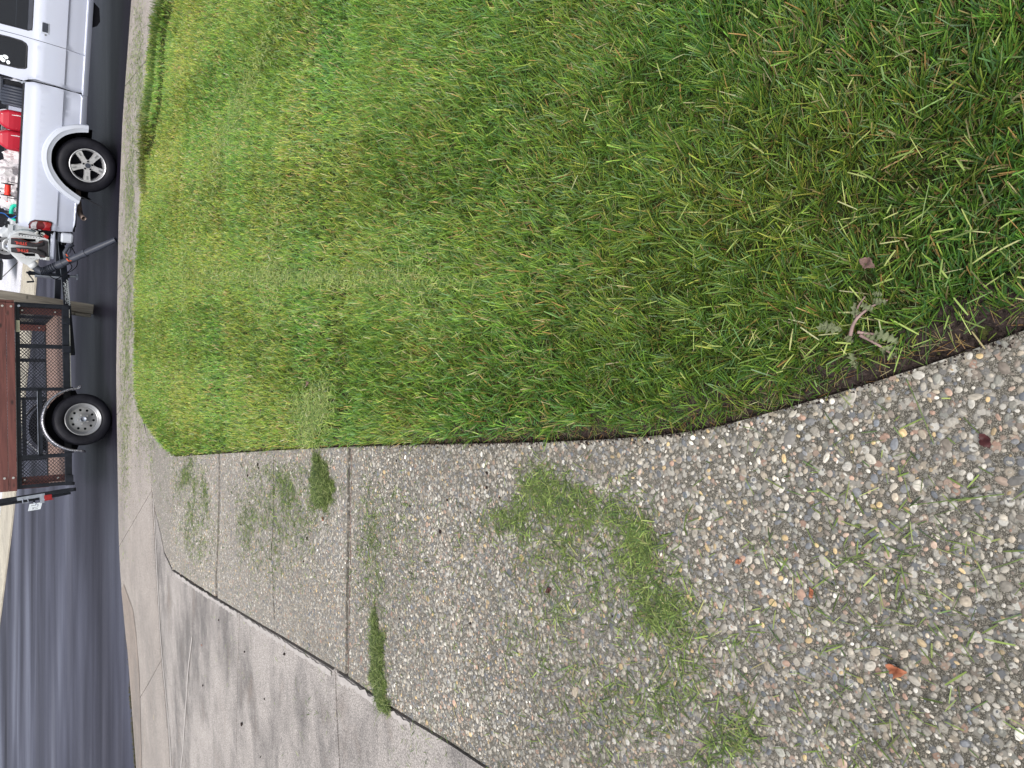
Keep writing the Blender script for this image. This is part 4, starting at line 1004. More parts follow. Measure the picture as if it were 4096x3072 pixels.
# jack with crank
jk = bpy.data.objects.new('tongue_jack', None); COL.objects.link(jk); jk.parent = tr
bm = bmesh.new(); cyl(bm, (2.34, 0.70, 0.62), 0.029, 0.50, 'z', 20); cyl(bm, (2.34, 0.70, 0.875), 0.034, 0.03, 'z', 20); obj('jack_tube', bm, 'black', jk, True).modifiers.new('s', 'EDGE_SPLIT')
bm = bmesh.new(); cyl(bm, (2.34, 0.70, 0.33), 0.022, 0.14, 'z', 18); cyl(bm, (2.34, 0.70, 0.262), 0.045, 0.010, 'z', 20); obj('jack_foot', bm, 'galv', jk)
bm = bmesh.new(); box(bm, (2.30, 0.70, 0.60), (0.02, 0.09, 0.42)); obj('jack_bracket', bm, 'galv', jk)
bm = bmesh.new(); tube(bm, [(2.34, 0.70, 0.895), (2.345, 0.68, 0.91), (2.30, 0.64, 0.895), (2.215, 0.62, 0.845)], 0.0085, 8); tube(bm, [(2.215, 0.62, 0.845), (2.20, 0.615, 0.84), (2.185, 0.61, 0.92)], 0.007, 8); tube(bm, [(2.195, 0.613, 0.835), (2.178, 0.607, 0.925)], 0.013, 10); cyl(bm, (2.34, 0.69, 0.905), 0.016, 0.03, 'z', 12)
obj('crank_handle', bm, 'black', jk)
# safety chain
def chain(parent, pts, n):
    bm = bmesh.new(); P = smooth_curve(pts, 12); cum = [0]
    for i in range(1, len(P)): cum.append(cum[-1] + (P[i] - P[i - 1]).length)
    for k in range(n):
        d = cum[-1] * (k + 0.5) / n; i = next(j for j in range(1, len(P)) if cum[j] >= d); t = (d - cum[i - 1]) / (cum[i] - cum[i - 1]); c = P[i - 1].lerp(P[i], t); tn = (P[i] - P[i - 1]).normalized()
        side_ = tn.cross(Vector((0, 1, 0))).normalized() if k % 2 == 0 else Vector((0, 1, 0))
        l = cum[-1] / n * 0.72; ring = [c + tn * l * math.cos(a) + side_ * 0.012 * math.sin(a) for a in np.linspace(0, 2 * np.pi, 11)]
        tube(bm, ring, 0.0035, 5, False)
    return obj('safety_chain', bm, 'black', parent, True)
chain(tr, [(2.62, 0.70, 0.42), (2.72, 0.66, 0.36), (2.85, 0.64, 0.33), (2.98, 0.66, 0.35), (3.06, 0.75, 0.46)], 22)
chain(tr, [(2.9, 0.74, 0.40), (3.02, 0.70, 0.33), (3.14, 0.72, 0.38), (3.2, 0.75, 0.5)], 14)
bm = bmesh.new(); tube(bm, smooth_curve([(2.30, 0.62, 0.50), (2.46, 0.60, 0.30), (2.62, 0.62, 0.28), (2.8, 0.66, 0.34), (3.0, 0.7, 0.42)], 6), 0.006, 6); obj('wiring', bm, 'gap', tr)
# rear ramp gate, folded up, with bars, latch, lamp and paper plate
gt = bpy.data.objects.new('ramp_gate', None); COL.objects.link(gt); gt.parent = tr; gt.location = (X0 - 0.06, 0, 0.47); gt.rotation_euler = (0, R(-5.0), R(3))
bm = bmesh.new()
for yb in (YF + 0.0, TW - 0.02): bar(bm, (0, yb, 0), (0, yb, 1.15), 0.05, 0.05, (0, 1, 0))
for z in (0.0, 1.15): bar(bm, (0, YF, z), (0, TW - 0.02, z), 0.05, 0.05)
obj('gate_frame', bm, 'black', gt, bevel=0.003)
for k, yb in enumerate((0.38, 0.68, 0.98, 1.28)):
    bm = bmesh.new(); bar(bm, (-0.035, yb, 0.0), (-0.035, yb, 1.15), 0.045, 0.05, (0, 1, 0)); obj('gate_bar', bm, 'black', gt, bevel=0.002)
mesh_screen('mesh_panel', gt, YF + 0.02, TW - 0.04, 0.03, 1.13, 0.028, sp=0.05, hp=0.08, axis='y')
bm = bmesh.new(); box(bm, (-0.012, YF - 0.028, 0.52), (0.045, 0.006, 0.32)); box(bm, (-0.075, YF - 0.03, 0.40), (0.085, 0.008, 0.05)); obj('latch_plate', bm, 'galv', gt)
bm = bmesh.new(); tube(bm, [(-0.02, YF - 0.03, 0.62), (-0.075, YF - 0.04, 0.62), (-0.075, YF - 0.04, 0.56), (-0.03, YF - 0.03, 0.56)], 0.008, 8); obj('latch_handle', bm, 'galv', gt); bm = bmesh.new(); tube(bm, [(-0.09, YF - 0.035, 0.50), (-0.14, YF - 0.04, 0.45)], 0.008, 8); obj('latch_pin', bm, 'galv', gt)
bm = bmesh.new(); box(bm, (-0.055, YF - 0.02, 0.325), (0.075, 0.03, 0.09)); box(bm, (-0.088, YF - 0.022, 0.32), (0.012, 0.034, 0.11)); obj('tail_lamp', bm, 'lens', gt, bevel=0.003)
bm = bmesh.new(); box(bm, (-0.15, 0.30, 0.455), (0.004, 0.24, 0.15), Matrix.Rotation(R(22), 4, 'Z')); pl_ = obj('licence_plate', bm, 'paper', gt, bevel=0.003)
bm = bmesh.new(); bar(bm, (-0.05, 0.40, 0.45), (-0.14, 0.33, 0.45), 0.02); obj('plate_bracket', bm, 'black', gt)
rot = Matrix.Translation((-0.15, 0.30, 0.455)) @ Matrix.Rotation(R(22), 4, 'Z')
for (yy_, zz_, a_, b_) in ((-0.08, 0.0, 0.05, 0.010), (-0.06, 0.03, 0.010, 0.05), (0.02, 0.0, 0.008, 0.07), (0.06, 0.02, 0.04, 0.010), (0.08, -0.02, 0.012, 0.04), (-0.02, -0.03, 0.03, 0.008)):
    bm = bmesh.new(); bmesh.ops.create_cube(bm, size=1, matrix=rot @ Matrix.Translation((0, yy_, zz_)) @ Matrix.Diagonal((0.0062, a_, b_, 1))); obj('plate_mark', bm, 'ink', pl_)


# timber post between the trailer and its tongue
tb = thing('timber_post', 'weathered grey timber post standing on the road just ahead of the trailer', 'post', (1.19, 12.87, 0), R(4))
bm = bmesh.new(); box(bm, (0.0, 0.05, 0.975), (0.155, 0.10, 1.95)); 
o = obj('main_timber', bm, 'timber', tb, bevel=0.008)
bm = bmesh.new(); box(bm, (-0.105, 0.07, 0.97), (0.045, 0.07, 1.90)); obj('side_batten', bm, 'timber', tb, bevel=0.004)
tb.rotation_euler = (0, R(6.0), R(4))

# ================================================================== TRUCK
TK_LOC = (3.075, 11.331, 0); TK_ANG = R(-18)
tk = thing('pickup_truck', 'white pickup truck with open tailgate and garden gear in its bed', 'pickup truck', TK_LOC, TK_ANG)
TWD = 1.74
def prof(z):
    return float(np.interp(z, [0.38, 0.44, 0.475, 0.485, 0.60, 0.675, 0.70, 0.80, 0.95, 1.015, 1.03, 1.10, 1.14], [0.11, 0.060, 0.045, 0.062, 0.040, 0.030, 0.008, 0.0, 0.004, 0.016, 0.026, 0.040, 0.060]))
def bedoff(x, z):
    y = prof(z)
    if x < -0.90: y += 0.05 * ((-0.90 - x) / 0.10) ** 2.2
    if x > 0.86: y += 0.04 * ((x - 0.86) / 0.03) ** 2 * 0.3
    # a shallow dent ahead of the wheel
    y += 0.020 * math.exp(-((x - 0.72) / 0.10) ** 2 - ((z - 0.62) / 0.05) ** 2)
    return y
WC = (-0.03, 0.36)
arcin = [(0.45, 0.40), (0.425, 0.50), (0.39, 0.58), (0.33, 0.67), (0.25, 0.74), (0.14, 0.80), (0.0, 0.825), (-0.14, 0.80), (-0.27, 0.73), (-0.37, 0.63), (-0.46, 0.50), (-0.50, 0.43)]
bedout = [(0.885, 0.41)] + [(0.46, 0.40)] + arcin[1:-1] + [(-0.52, 0.455), (-0.60, 0.458), (-0.985, 0.485), (-1.0, 0.60), (-1.0, 0.73), (-0.995, 1.02), (-0.985, 1.12), (-0.96, 1.145), (0.86, 1.128), (0.885, 1.10), (0.905, 1.03), (0.90, 0.80)]
ZL = (0.44, 0.475, 0.487, 0.60, 0.675, 0.70, 0.75, 0.95, 1.015, 1.03, 1.085)
panel('bed_side', bedout[::-1], 'white', tk, bedoff, (), 0.02, ZL, (-0.93, -0.97), True)
o2 = panel('bed_side', bedout[::-1], 'white', tk, lambda x, z: bedoff(x, z), (), 0.02, ZL, (-0.93, -0.97), True); o2.scale = (1, -1, 1); o2.location = (0, TWD, 0)
for yr in (0.09, TWD - 0.09): bm = bmesh.new(); bar(bm, (-0.96, yr, 1.150), (0.87, yr, 1.134), 0.085, 0.012); obj('rail_cap', bm, 'blackpl', tk, bevel=0.003)
bm = bmesh.new(); box(bm, (-0.05, TWD / 2, 0.80), (1.80, TWD - 0.12, 0.02)); box(bm, (0.87, TWD / 2, 0.95), (0.03, TWD - 0.12, 0.36))
for yb in (0.13, TWD - 0.13): box(bm, (-0.05, yb, 0.97), (1.80, 0.015, 0.32))
obj('bed_liner', bm, 'white', tk)
# wheel-arch flare
def flare(parent):
    bm = bmesh.new(); outp = [(0.515, 0.395), (0.50, 0.50), (0.47, 0.60), (0.40, 0.735), (0.30, 0.825), (0.16, 0.895), (0.01, 0.918), (-0.15, 0.89), (-0.30, 0.825), (-0.42, 0.72), (-0.51, 0.60), (-0.585, 0.46)]
    inp = [(0.412, 0.392), (0.395, 0.48), (0.365, 0.57), (0.31, 0.665), (0.22, 0.745), (0.11, 0.795), (0.0, 0.808), (-0.12, 0.79), (-0.235, 0.725), (-0.335, 0.64), (-0.41, 0.54), (-0.475, 0.43)]
    O = smooth_curve([(a, 0, b) for a, b in outp], 5); I = smooth_curve([(a, 0, b) for a, b in inp], 5); prev = None
    for o_, i_ in zip(O, I):
        m1 = o_.lerp(i_, 0.12); m2 = o_.lerp(i_, 0.5); m3 = o_.lerp(i_, 0.60)
        row = [bm.verts.new(p) for p in ((o_.x, prof(o_.z) + 0.004, o_.z), (m1.x, -0.030, m1.z), (m2.x, -0.045, m2.z), (m3.x, -0.038, m3.z), (i_.x, -0.028, i_.z), (i_.x, 0.06, i_.z))]
        if prev:
            for k in range(5): bm.faces.new((prev[k], row[k], row[k + 1], prev[k + 1]))
        prev = row
    bm.normal_update(); o = obj('wheel_flare', bm, 'flare', parent, True); md = o.modifiers.new('s', 'SOLIDIFY'); md.thickness = 0.006
    o.modifiers.new('e', 'EDGE_SPLIT').split_angle = R(40); return o
flare(tk)
# wheel housing
def housing(cx):
    bm = bmesh.new(); pr = None
    for a in np.linspace(R(-12), R(192), 30):
        x = cx + 0.475 * math.cos(a); z = 0.37 + 0.475 * math.sin(a); row = [bm.verts.new((x, 0.03 if z > 0.48 else 0.09, z)), bm.verts.new((x, 0.50, z))]
        if pr: bm.faces.new((pr[0], row[0], row[1], pr[1]))
        pr = row
    vs = [bm.verts.new((cx + a, 0.50, b)) for a, b in ((-0.48, 0.25), (0.48, 0.25), (0.48, 0.86), (-0.48, 0.86))]; bm.faces.new(vs)
    obj('wheel_housing', bm, 'gap', tk)
housing(-0.03); housing(3.17)
for (cx, cy, rz) in ((-0.03, 0.10, 0), (3.17, 0.10, 0), (-0.03, TWD - 0.10, math.pi), (3.17, TWD - 0.10, math.pi)):
    w = wheel_parts(tk, 'alloy', (cx, cy, 0.368), 0.368, 0.225, 0.226); w.rotation_euler = (0, 0, rz)
# mud flap behind the rear wheel
bm = bmesh.new(); prism(bm, [(-0.455, 0.44), (-0.475, 0.43), (-0.585, 0.15), (-0.565, 0.16)], 0.02, 0.22); obj('mud_flap', bm, 'blackpl', tk)
# frame and underside
bm = bmesh.new(); bar(bm, (-0.95, 0.40, 0.46), (3.9, 0.40, 0.43), 0.07, 0.12); bar(bm, (-0.95, TWD - 0.4, 0.46), (3.9, TWD - 0.4, 0.43), 0.07, 0.12); bar(bm, (-0.03, 0.2, 0.37), (-0.03, TWD - 0.2, 0.37), 0.09); bar(bm, (3.17, 0.2, 0.37), (3.17, TWD - 0.2, 0.37), 0.06); box(bm, (1.6, TWD / 2, 0.47), (3.6, TWD - 0.3, 0.06))
obj('chassis', bm, 'gap', tk)
bm = bmesh.new(); prism(bm, [(2.10, 0.42), (2.03, 0.335), (1.87, 0.315), (1.80, 0.35), (1.76, 0.42)], 0.10, 0.42); obj('fuel_tank', bm, 'gap', tk)
bm = bmesh.new(); tube(bm, [(-0.2, 0.35, 0.42), (-0.6, 0.28, 0.40), (-0.74, 0.20, 0.385), (-0.775, 0.08, 0.36)], 0.034, 16, False); o = obj('exhaust_pipe', bm, 'exh', tk, True); md = o.modifiers.new('s', 'SOLIDIFY'); md.thickness = 0.004
# cab ---------------------------------------------------------------
def caboff(x, z):
    y = prof(min(z, 1.03))
    if z > 1.03: y += (z - 1.03) * 0.30
    if z > 1.60: y += (z - 1.60) ** 1.5 * 2.0
    if x < 0.97 and z < 1.10: y += 0.035 * ((0.97 - x) / 0.06) ** 2
    if x > 3.75: y += 0.20 * ((x - 3.75) / 0.45) ** 2.2
    return y
qg = [(1.045, 1.135), (1.06, 1.118), (1.32, 1.120), (1.345, 1.135), (1.365, 1.175), (1.372, 1.30), (1.372, 1.58), (1.35, 1.61), (1.08, 1.61), (1.045, 1.58), (1.032, 1.40), (1.032, 1.20)]
door_out = [(1.392, 0.478), (1.410, 0.70), (1.422, 1.0), (1.432, 1.20), (1.436, 1.62), (1.46, 1.695), (2.02, 1.690), (2.20, 1.55), (2.45, 1.22), (2.52, 1.05), (2.53, 0.70), (2.50, 0.478)]
dg = [(1.512, 1.115), (1.525, 1.088), (1.55, 1.076), (2.36, 1.070), (2.38, 1.09), (2.13, 1.50), (2.02, 1.61), (1.54, 1.62), (1.515, 1.59)]
g_ = 0.006
cab_back = [(0.885, 0.415), (0.90, 0.60), (0.925, 0.80), (0.945, 1.02), (0.925, 1.08), (0.895, 1.14), (0.92, 1.45), (0.96, 1.66), (1.05, 1.72), (1.45, 1.745), (1.9, 1.74)]
cab_out = [(1.385, 0.474)] + [(x - g_, z) for x, z in door_out[1:6]] + [(1.455, 1.700), (2.03, 1.697), (2.08, 1.72), (1.5, 1.75), (1.05, 1.73), (0.955, 1.66), (0.915, 1.45), (0.892, 1.14), (0.925, 1.08), (0.942, 1.02), (0.925, 0.80), (0.90, 0.60), (0.885, 0.474)]
ZC = (0.487, 0.60, 0.675, 0.70, 0.75, 0.95, 1.015, 1.03, 1.085)
panel('cab_side', cab_out, 'white', tk, caboff, [qg], 0.02, ZC)
rock = [(0.885, 0.408), (0.885, 0.470), (2.62, 0.470), (2.62, 0.408)]
panel('rocker_panel', rock[::-1], 'white', tk, lambda x, z: prof(z) - 0.004, (), 0.02, (0.44,))
dr = panel('door', door_out[::-1], 'white', tk, caboff, [dg], 0.025, ZC)
def glass(outline, name, parent, inset=0.010):
    bm = bmesh.new(); vs = [bm.verts.new((x, caboff(x, z) + inset, z)) for x, z in outline]; bm.faces.new(vs); return obj(name, bm, 'glass', parent)
def gasket(outline, name, parent, w=0.011, m='blackpl'):
    bm = bmesh.new(); P = [(x, caboff(x, z) + 0.002, z) for x, z in outline]; P += P[:2]; tube(bm, P, w, 6, False); return obj(name, bm, m, parent, True)
def grow(o, d):
    cx = sum(p[0] for p in o) / len(o); cz = sum(p[1] for p in o) / len(o); return [(x + (d if x > cx else -d), z + (d if z > cz else -d)) for x, z in o]
gq = glass(grow(qg, 0.004), 'quarter_window', tk); gasket(qg, 'window_seal', gq)
gd = glass(grow(dg, 0.004), 'door_window', dr); gasket(dg, 'window_seal', gd, 0.007)
bm = bmesh.new(); prev = None
for x in np.linspace(1.52, 2.35, 12):
    row = [bm.verts.new((x, caboff(x, 1.078) - 0.004, 1.074)), bm.verts.new((x, caboff(x, 1.12) - 0.003, 1.118)), bm.verts.new((x, caboff(x, 1.12) + 0.012, 1.122))]
    if prev:
        for k in range(2): bm.faces.new((prev[k], row[k], row[k + 1], prev[k + 1]))
    prev = row
obj('belt_moulding', bm, 'hose', dr)
bm = bmesh.new(); box(bm, (1.59, prof(0.945) - 0.002, 0.942), (0.135, 0.010, 0.088)); hb = obj('handle_surround', bm, 'flare', dr, bevel=0.012)
bm = bmesh.new(); box(bm, (1.595, prof(0.945) - 0.010, 0.944), (0.112, 0.012, 0.062)); obj('door_handle', bm, 'hose', dr, bevel=0.012)
bm = bmesh.new(); cyl(bm, (1.508, prof(0.945) - 0.002, 0.937), 0.011, 0.006, 'y', 16); obj('keyhole', bm, 'steelgrey', dr)
# dark gap sheet just behind the door cut
bm = bmesh.new(); prev = None
for z in np.linspace(0.44, 1.70, 26):
    x = float(np.interp(z, [0.44, 0.70, 1.0, 1.2, 1.7], [1.388, 1.407, 1.419, 1.429, 1.434])); row = [bm.verts.new((x - 0.02, caboff(x, z) + 0.014, z)), bm.verts.new((x + 0.02, caboff(x, z) + 0.014, z))]
    if prev: bm.faces.new((prev[0], row[0], row[1], prev[1]))
    prev = row
vs = [bm.verts.new(p) for p in ((1.38, prof(0.47) + 0.012, 0.465), (2.5, prof(0.47) + 0.012, 0.465), (2.5, prof(0.47) + 0.012, 0.485), (1.38, prof(0.47) + 0.012, 0.485))]; bm.faces.new(vs)
obj('door_gap', bm, 'gap', tk)
# gap between cab and bed
bm = bmesh.new(); box(bm, (0.895, 0.35, 0.76), (0.03, 0.50, 0.70)); obj('cab_gap', bm, 'gap', tk)
# front fender, hood, roof, far side, windscreen (mostly outside the picture)
fend = [(2.536, 0.478), (2.70, 0.478), (2.72, 0.55), (2.78, 0.68), (2.90, 0.79), (3.05, 0.84), (3.17, 0.85), (3.30, 0.84), (3.46, 0.78), (3.57, 0.66), (3.62, 0.50), (3.66, 0.47), (4.16, 0.50), (4.18, 0.80), (4.16, 0.95), (3.6, 1.02), (2.7, 1.07), (2.53, 1.065), (2.538, 0.70)]
panel('front_fender', fend, 'white', tk, caboff, (), 0.02, ZC)
farside = [(0.885, 0.415), (2.7, 0.415), (2.72, 0.55), (2.90, 0.79), (3.17, 0.85), (3.46, 0.78), (3.62, 0.50), (4.16, 0.50), (4.18, 0.80), (4.16, 0.95), (3.6, 1.02), (2.55, 1.07), (2.05, 1.68), (1.9, 1.74), (1.05, 1.72), (0.96, 1.66), (0.895, 1.14), (0.945, 1.02)]
fz = panel('far_body_side', farside, 'white', tk, caboff, [qg[::-1], dg[::-1]], 0.02, ZC); fz.scale = (1, -1, 1); fz.location = (0, TWD, 0)
def sweep(name, pts, m, parent, inset=0.0, n=9, crown=0.03):
    bm = bmesh.new(); prev = None
    for (x, z) in pts:
        ya = caboff(x, z) + inset; yb = TWD - ya; row = []
        for k in range(n + 1):
            t = k / n; row.append(bm.verts.new((x, ya + (yb - ya) * t, z + crown * (1 - (2 * t - 1) ** 2))))
        if prev:
            for k in range(n): bm.faces.new((prev[k], prev[k + 1], row[k + 1], row[k]))
        prev = row
    return obj(name, bm, m, parent, True)
bm = bmesh.new(); vs = [bm.verts.new((x, TWD - caboff(x, z) - 0.03, z)) for x, z in [(1.0, 1.08), (2.45, 1.08), (2.05, 1.66), (1.0, 1.66)]]; bm.faces.new(vs); obj('far_window', bm, 'glass', tk)
sweep('roof', [(0.955, 1.655), (1.0, 1.70), (1.08, 1.728), (1.5, 1.748), (1.9, 1.742), (2.04, 1.70)], 'white', tk)
sweep('hood', [(2.56, 1.068), (3.0, 1.05), (3.6, 1.015), (4.0, 0.97), (4.16, 0.93)], 'white', tk, 0.01, crown=0.05)
sweep('grille', [(4.165, 0.92), (4.185, 0.80), (4.18, 0.62)], 'blackpl', tk, 0.06, crown=0)
bm = bmesh.new(); box(bm, (4.22, TWD / 2, 0.55), (0.14, TWD - 0.25, 0.20)); obj('front_bumper', bm, 'steelgrey', tk, bevel=0.03)
for yb in (0.30, TWD - 0.30):
    bm = bmesh.new(); box(bm, (4.15, yb, 0.82), (0.06, 0.26, 0.15)); obj('headlight', bm, 'lensclear', tk, bevel=0.02)
sweep('windscreen', [(2.54, 1.085), (2.30, 1.38), (2.05, 1.69)], 'glass', tk, 0.05, crown=0.03)
bm = bmesh.new(); vs = [bm.verts.new(p) for p in ((0.905, 0.26, 1.20), (0.905, TWD - 0.26, 1.20), (0.955, TWD - 0.30, 1.60), (0.955, 0.30, 1.60))]; bm.faces.new(vs); obj('rear_window', bm, 'glass', tk)
bm = bmesh.new(); box(bm, (0.93, TWD / 2, 0.80), (0.02, TWD - 0.2, 0.76)); obj('cab_rear_wall', bm, 'white', tk)
bm = bmesh.new(); box(bm, (1.7, TWD / 2, 0.55), (1.5, TWD - 0.25, 0.03)); box(bm, (2.42, TWD / 2, 0.95), (0.3, TWD - 0.25, 0.22)); obj('dashboard', bm, 'blackpl', tk, bevel=0.02)
for yb in (0.48, TWD - 0.48):
    bm = bmesh.new(); box(bm, (1.72, yb, 0.80), (0.5, 0.48, 0.16)); box(bm, (1.46, yb, 1.12), (0.14, 0.46, 0.62), Matrix.Rotation(R(-12), 4, 'Y')); box(bm, (1.40, yb, 1.48), (0.09, 0.26, 0.16), Matrix.Rotation(R(-12), 4, 'Y')); obj('seat', bm, 'seat', tk, bevel=0.04)
bm = bmesh.new(); mt = Matrix.Translation((2.03, 0.45, 1.20)) @ Matrix.Rotation(R(-62), 4, 'Y')
tube(bm, [mt @ Vector((0.19 * math.cos(a), 0.19 * math.sin(a), 0)) for a in np.linspace(0, 2 * np.pi, 33)], 0.014, 8, False); bar(bm, mt @ Vector((-0.18, 0, 0)), mt @ Vector((0.18, 0, 0)), 0.04, 0.02); tube(bm, [(2.03, 0.45, 1.20), (2.35, 0.45, 1.02)], 0.03, 8); obj('steering_wheel', bm, 'hose', tk, True)
# door mirror
bm = bmesh.new(); box(bm, (2.33, -0.10, 1.17), (0.10, 0.20, 0.15)); obj('door_mirror', bm, 'blackpl', tk, bevel=0.03)
# white decal low in the quarter window
bm = bmesh.new()
def disc(bm, cx, cz, rx, rz, d=0.0, n=20, rot=0):
    vs = []
    for k in range(n):
        a = 2 * math.pi * k / n; u, v = rx * math.cos(a), rz * math.sin(a); x = cx + u * math.cos(rot) - v * math.sin(rot); z = cz + u * math.sin(rot) + v * math.cos(rot)
        vs.append(bm.verts.new((x, caboff(x, z) + 0.006 - d, z)))
    bm.faces.new(vs)
disc(bm, 1.098, 1.365, 0.040, 0.028, 0, rot=0.5); disc(bm, 1.128, 1.335, 0.024, 0.030, 0.0006, rot=-0.3); disc(bm, 1.072, 1.305, 0.024, 0.020, 0.0009, rot=0.2)
dc = obj('window_decal', bm, 'paper', gq); bm = bmesh.new(); disc(bm, 1.112, 1.350, 0.022, 0.006, 0.0020, rot=1.0); disc(bm, 1.092, 1.326, 0.013, 0.003, 0.0020, rot=0.3); obj('decal_marks', bm, 'ink', dc)
# tail lamp
lamp = [(-1.003, 1.01), (-0.955, 1.018), (-0.905, 1.0), (-0.875, 0.955), (-0.868, 0.80), (-0.875, 0.762), (-0.90, 0.748), (-1.003, 0.752)]
lo = lambda d: (lambda x, z: bedoff(max(x, -1.0), z) - d)
tl = panel('tail_lamp', lamp, 'lensdark', tk, lo(0.010), (), 0.02, (), (-0.93, -0.97), True, step=0.03)
panel('reverse_lens', [(-1.0, 0.925), (-1.0, 0.985), (-0.95, 0.998), (-0.915, 0.982), (-0.892, 0.945), (-0.89, 0.925)], 'lensclear', tl, lo(0.014), (), 0.004, (), (-0.95,), True, step=0.03)
panel('brake_lens', [(-1.0, 0.765), (-1.0, 0.86), (-0.885, 0.86), (-0.884, 0.80), (-0.895, 0.765)], 'lens', tl, lo(0.014), (), 0.004, (), (-0.95,), True, step=0.03)
bm = bmesh.new(); P = [(x, lo(0.006)(x, z), z) for x, z in lamp[1:-1]]; tube(bm, P, 0.006, 6); obj('lamp_seal', bm, 'blackpl', tl, True)
# rear end: lowered tailgate, bumper
bm = bmesh.new(); box(bm, (-1.21, TWD / 2, 0.715), (0.40, TWD - 0.22, 0.060)); tgt = obj('tailgate', bm, 'white', tk, bevel=0.018)
bm = bmesh.new(); cyl(bm, (-1.06, 0.108, 0.725), 0.006, 0.006, 'y', 10); cyl(bm, (-1.03, 0.108, 0.735), 0.022, 0.004, 'y', 16); obj('hinge', bm, 'gap', tgt)
bm = bmesh.new(); box(bm, (-1.08, TWD / 2, 0.555), (0.14, TWD - 0.10, 0.16)); obj('rear_bumper', bm, 'flare', tk, bevel=0.03)
bm = bmesh.new(); box(bm, (-1.08, TWD / 2, 0.645), (0.13, TWD - 0.12, 0.02)); obj('bumper_step_pad', bm, 'hose', tk, bevel=0.006)
bm = bmesh.new(); box(bm, (-0.96, TWD / 2, 0.60), (0.06, TWD - 0.30, 0.30)); obj('rear_panel', bm, 'gap', tk)
bm = bmesh.new(); bar(bm, (-0.9, 0.87, 0.46), (-1.30, 0.87, 0.46), 0.06); obj('tow_bar', bm, 'black', tk)
bm = bmesh.new(); tube(bm, [(-0.99, 0.14, 1.02), (-1.02, 0.13, 0.90), (-1.08, 0.12, 0.80), (-1.12, 0.12, 0.75)], 0.007, 6); obj('tailgate_cable', bm, 'gap', tk)
# rack post and rail clamps
bm = bmesh.new(); bar(bm, (-0.872, 0.10, 1.13), (-0.885, 0.10, 1.75), 0.055, 0.045, (0, 1, 0)); bar(bm, (-0.90, 0.10, 1.14), (-0.83, 0.10, 1.14), 0.06, 0.02); bar(bm, (-0.872, TWD - .1, 1.13), (-0.885, TWD - .1, 1.75), 0.055, 0.045, (0, 1, 0)); bar(bm, (-0.885, 0.08, 1.75), (-0.885, TWD - 0.08, 1.75), 0.05); obj('ladder_rack', bm, 'black', tk)
def P_(loc): return tk.matrix_basis @ Vector(loc) if False else Matrix.Translation(TK_LOC) @ Matrix.Rotation(TK_ANG, 4, 'Z') @ Vector(loc)

# ---------------------------------------------------------------- gear in the bed: separate things placed in the truck's frame
def tk_thing(name, label, cat, loc, group=None, rz=0.0): return thing(name, label, cat, tuple(P_(loc)), TK_ANG + rz, group)
# coil of corrugated drain hose, lying on edge behind the cab
t = tk_thing('drain_hose', 'coil of dark grey corrugated hose behind the truck cab', 'hose', (0.66, 0.42, 0.82))
bm = bmesh.new(); pts = []
for k in range(7):
    ax = -0.10 + k * 0.036; rad_ = 0.255 - 0.004 * abs(k - 3) ** 2
    ring = [(ax + 0.006 * math.sin(a), rad_ * math.cos(a), 0.27 + rad_ * math.sin(a)) for a in np.linspace(0, 2 * np.pi, 49)]
    tube(bm, ring, 0.021, 10, False)
obj('hose_coil', bm, 'hose', t, True)
# two red fuel cans
def fuel_can(loc, label, rz=0):
    t = tk_thing('fuel_can', label, 'fuel can', loc, 'red fuel cans in the truck bed', rz)
    bm = bmesh.new(); W2 = 0.128; D = 0.17
    rows_ = [(0.0, 1.0), (0.40, 1.0), (0.45, 0.96), (0.51, 0.74), (0.545, 0.55)]
    prev = None
    for z, k in rows_:
        sh = 0.0; row = []
        for (u, v) in ((-1, -.8), (-.8, -1), (.8, -1), (1, -.8), (1, .8), (.8, 1), (-.8, 1), (-1, .8)):
            row.append(bm.verts.new((u * W2 * k + 0.02 * (1 - k), v * D * (0.5 + 0.5 * k), z)))
        if prev:
            for i in range(8): bm.faces.new((prev[i], prev[(i + 1) % 8], row[(i + 1) % 8], row[i]))
        else: bm.faces.new(row[::-1])
        prev = row
    bm.faces.new(prev)
    can = obj('can_body', bm, 'red', t, False, 0.012)
    bm = bmesh.new(); box(bm, (0.0, -D - 0.001, 0.24), (0.10, 0.012, 0.17)); box(bm, (-0.09, -D - 0.001, 0.24), (0.02, 0.012, 0.26)); box(bm, (0.09, -D - 0.001, 0.24), (0.02, 0.012, 0.26)); obj('side_rib', bm, 'red', t, bevel=0.006)
    bm = bmesh.new(); tube(bm, smooth_curve([(-0.06, 0, 0.53), (-0.05, 0, 0.59), (0.03, 0, 0.60), (0.06, 0, 0.53)], 5), 0.014, 8); obj('carry_handle', bm, 'red', t, True)
    bm = bmesh.new(); cyl(bm, (0.02, 0.08, 0.52), 0.028, 0.05, 'z', 16); obj('cap', bm, 'blackpl', t)
    bm = bmesh.new(); tube(bm, [(0.055, -D - 0.012, 0.02), (0.075, -D - 0.012, 0.35), (0.06, -D * 0.80, 0.53)], 0.0055, 6); obj('strap', bm, 'bag', t)
fuel_can((0.365, 0.36, 0.815), 'red fuel can nearer the cab, against the grey hose coil'); fuel_can((0.105, 0.36, 0.815), 'red fuel can farther from the cab, next to the white bags')
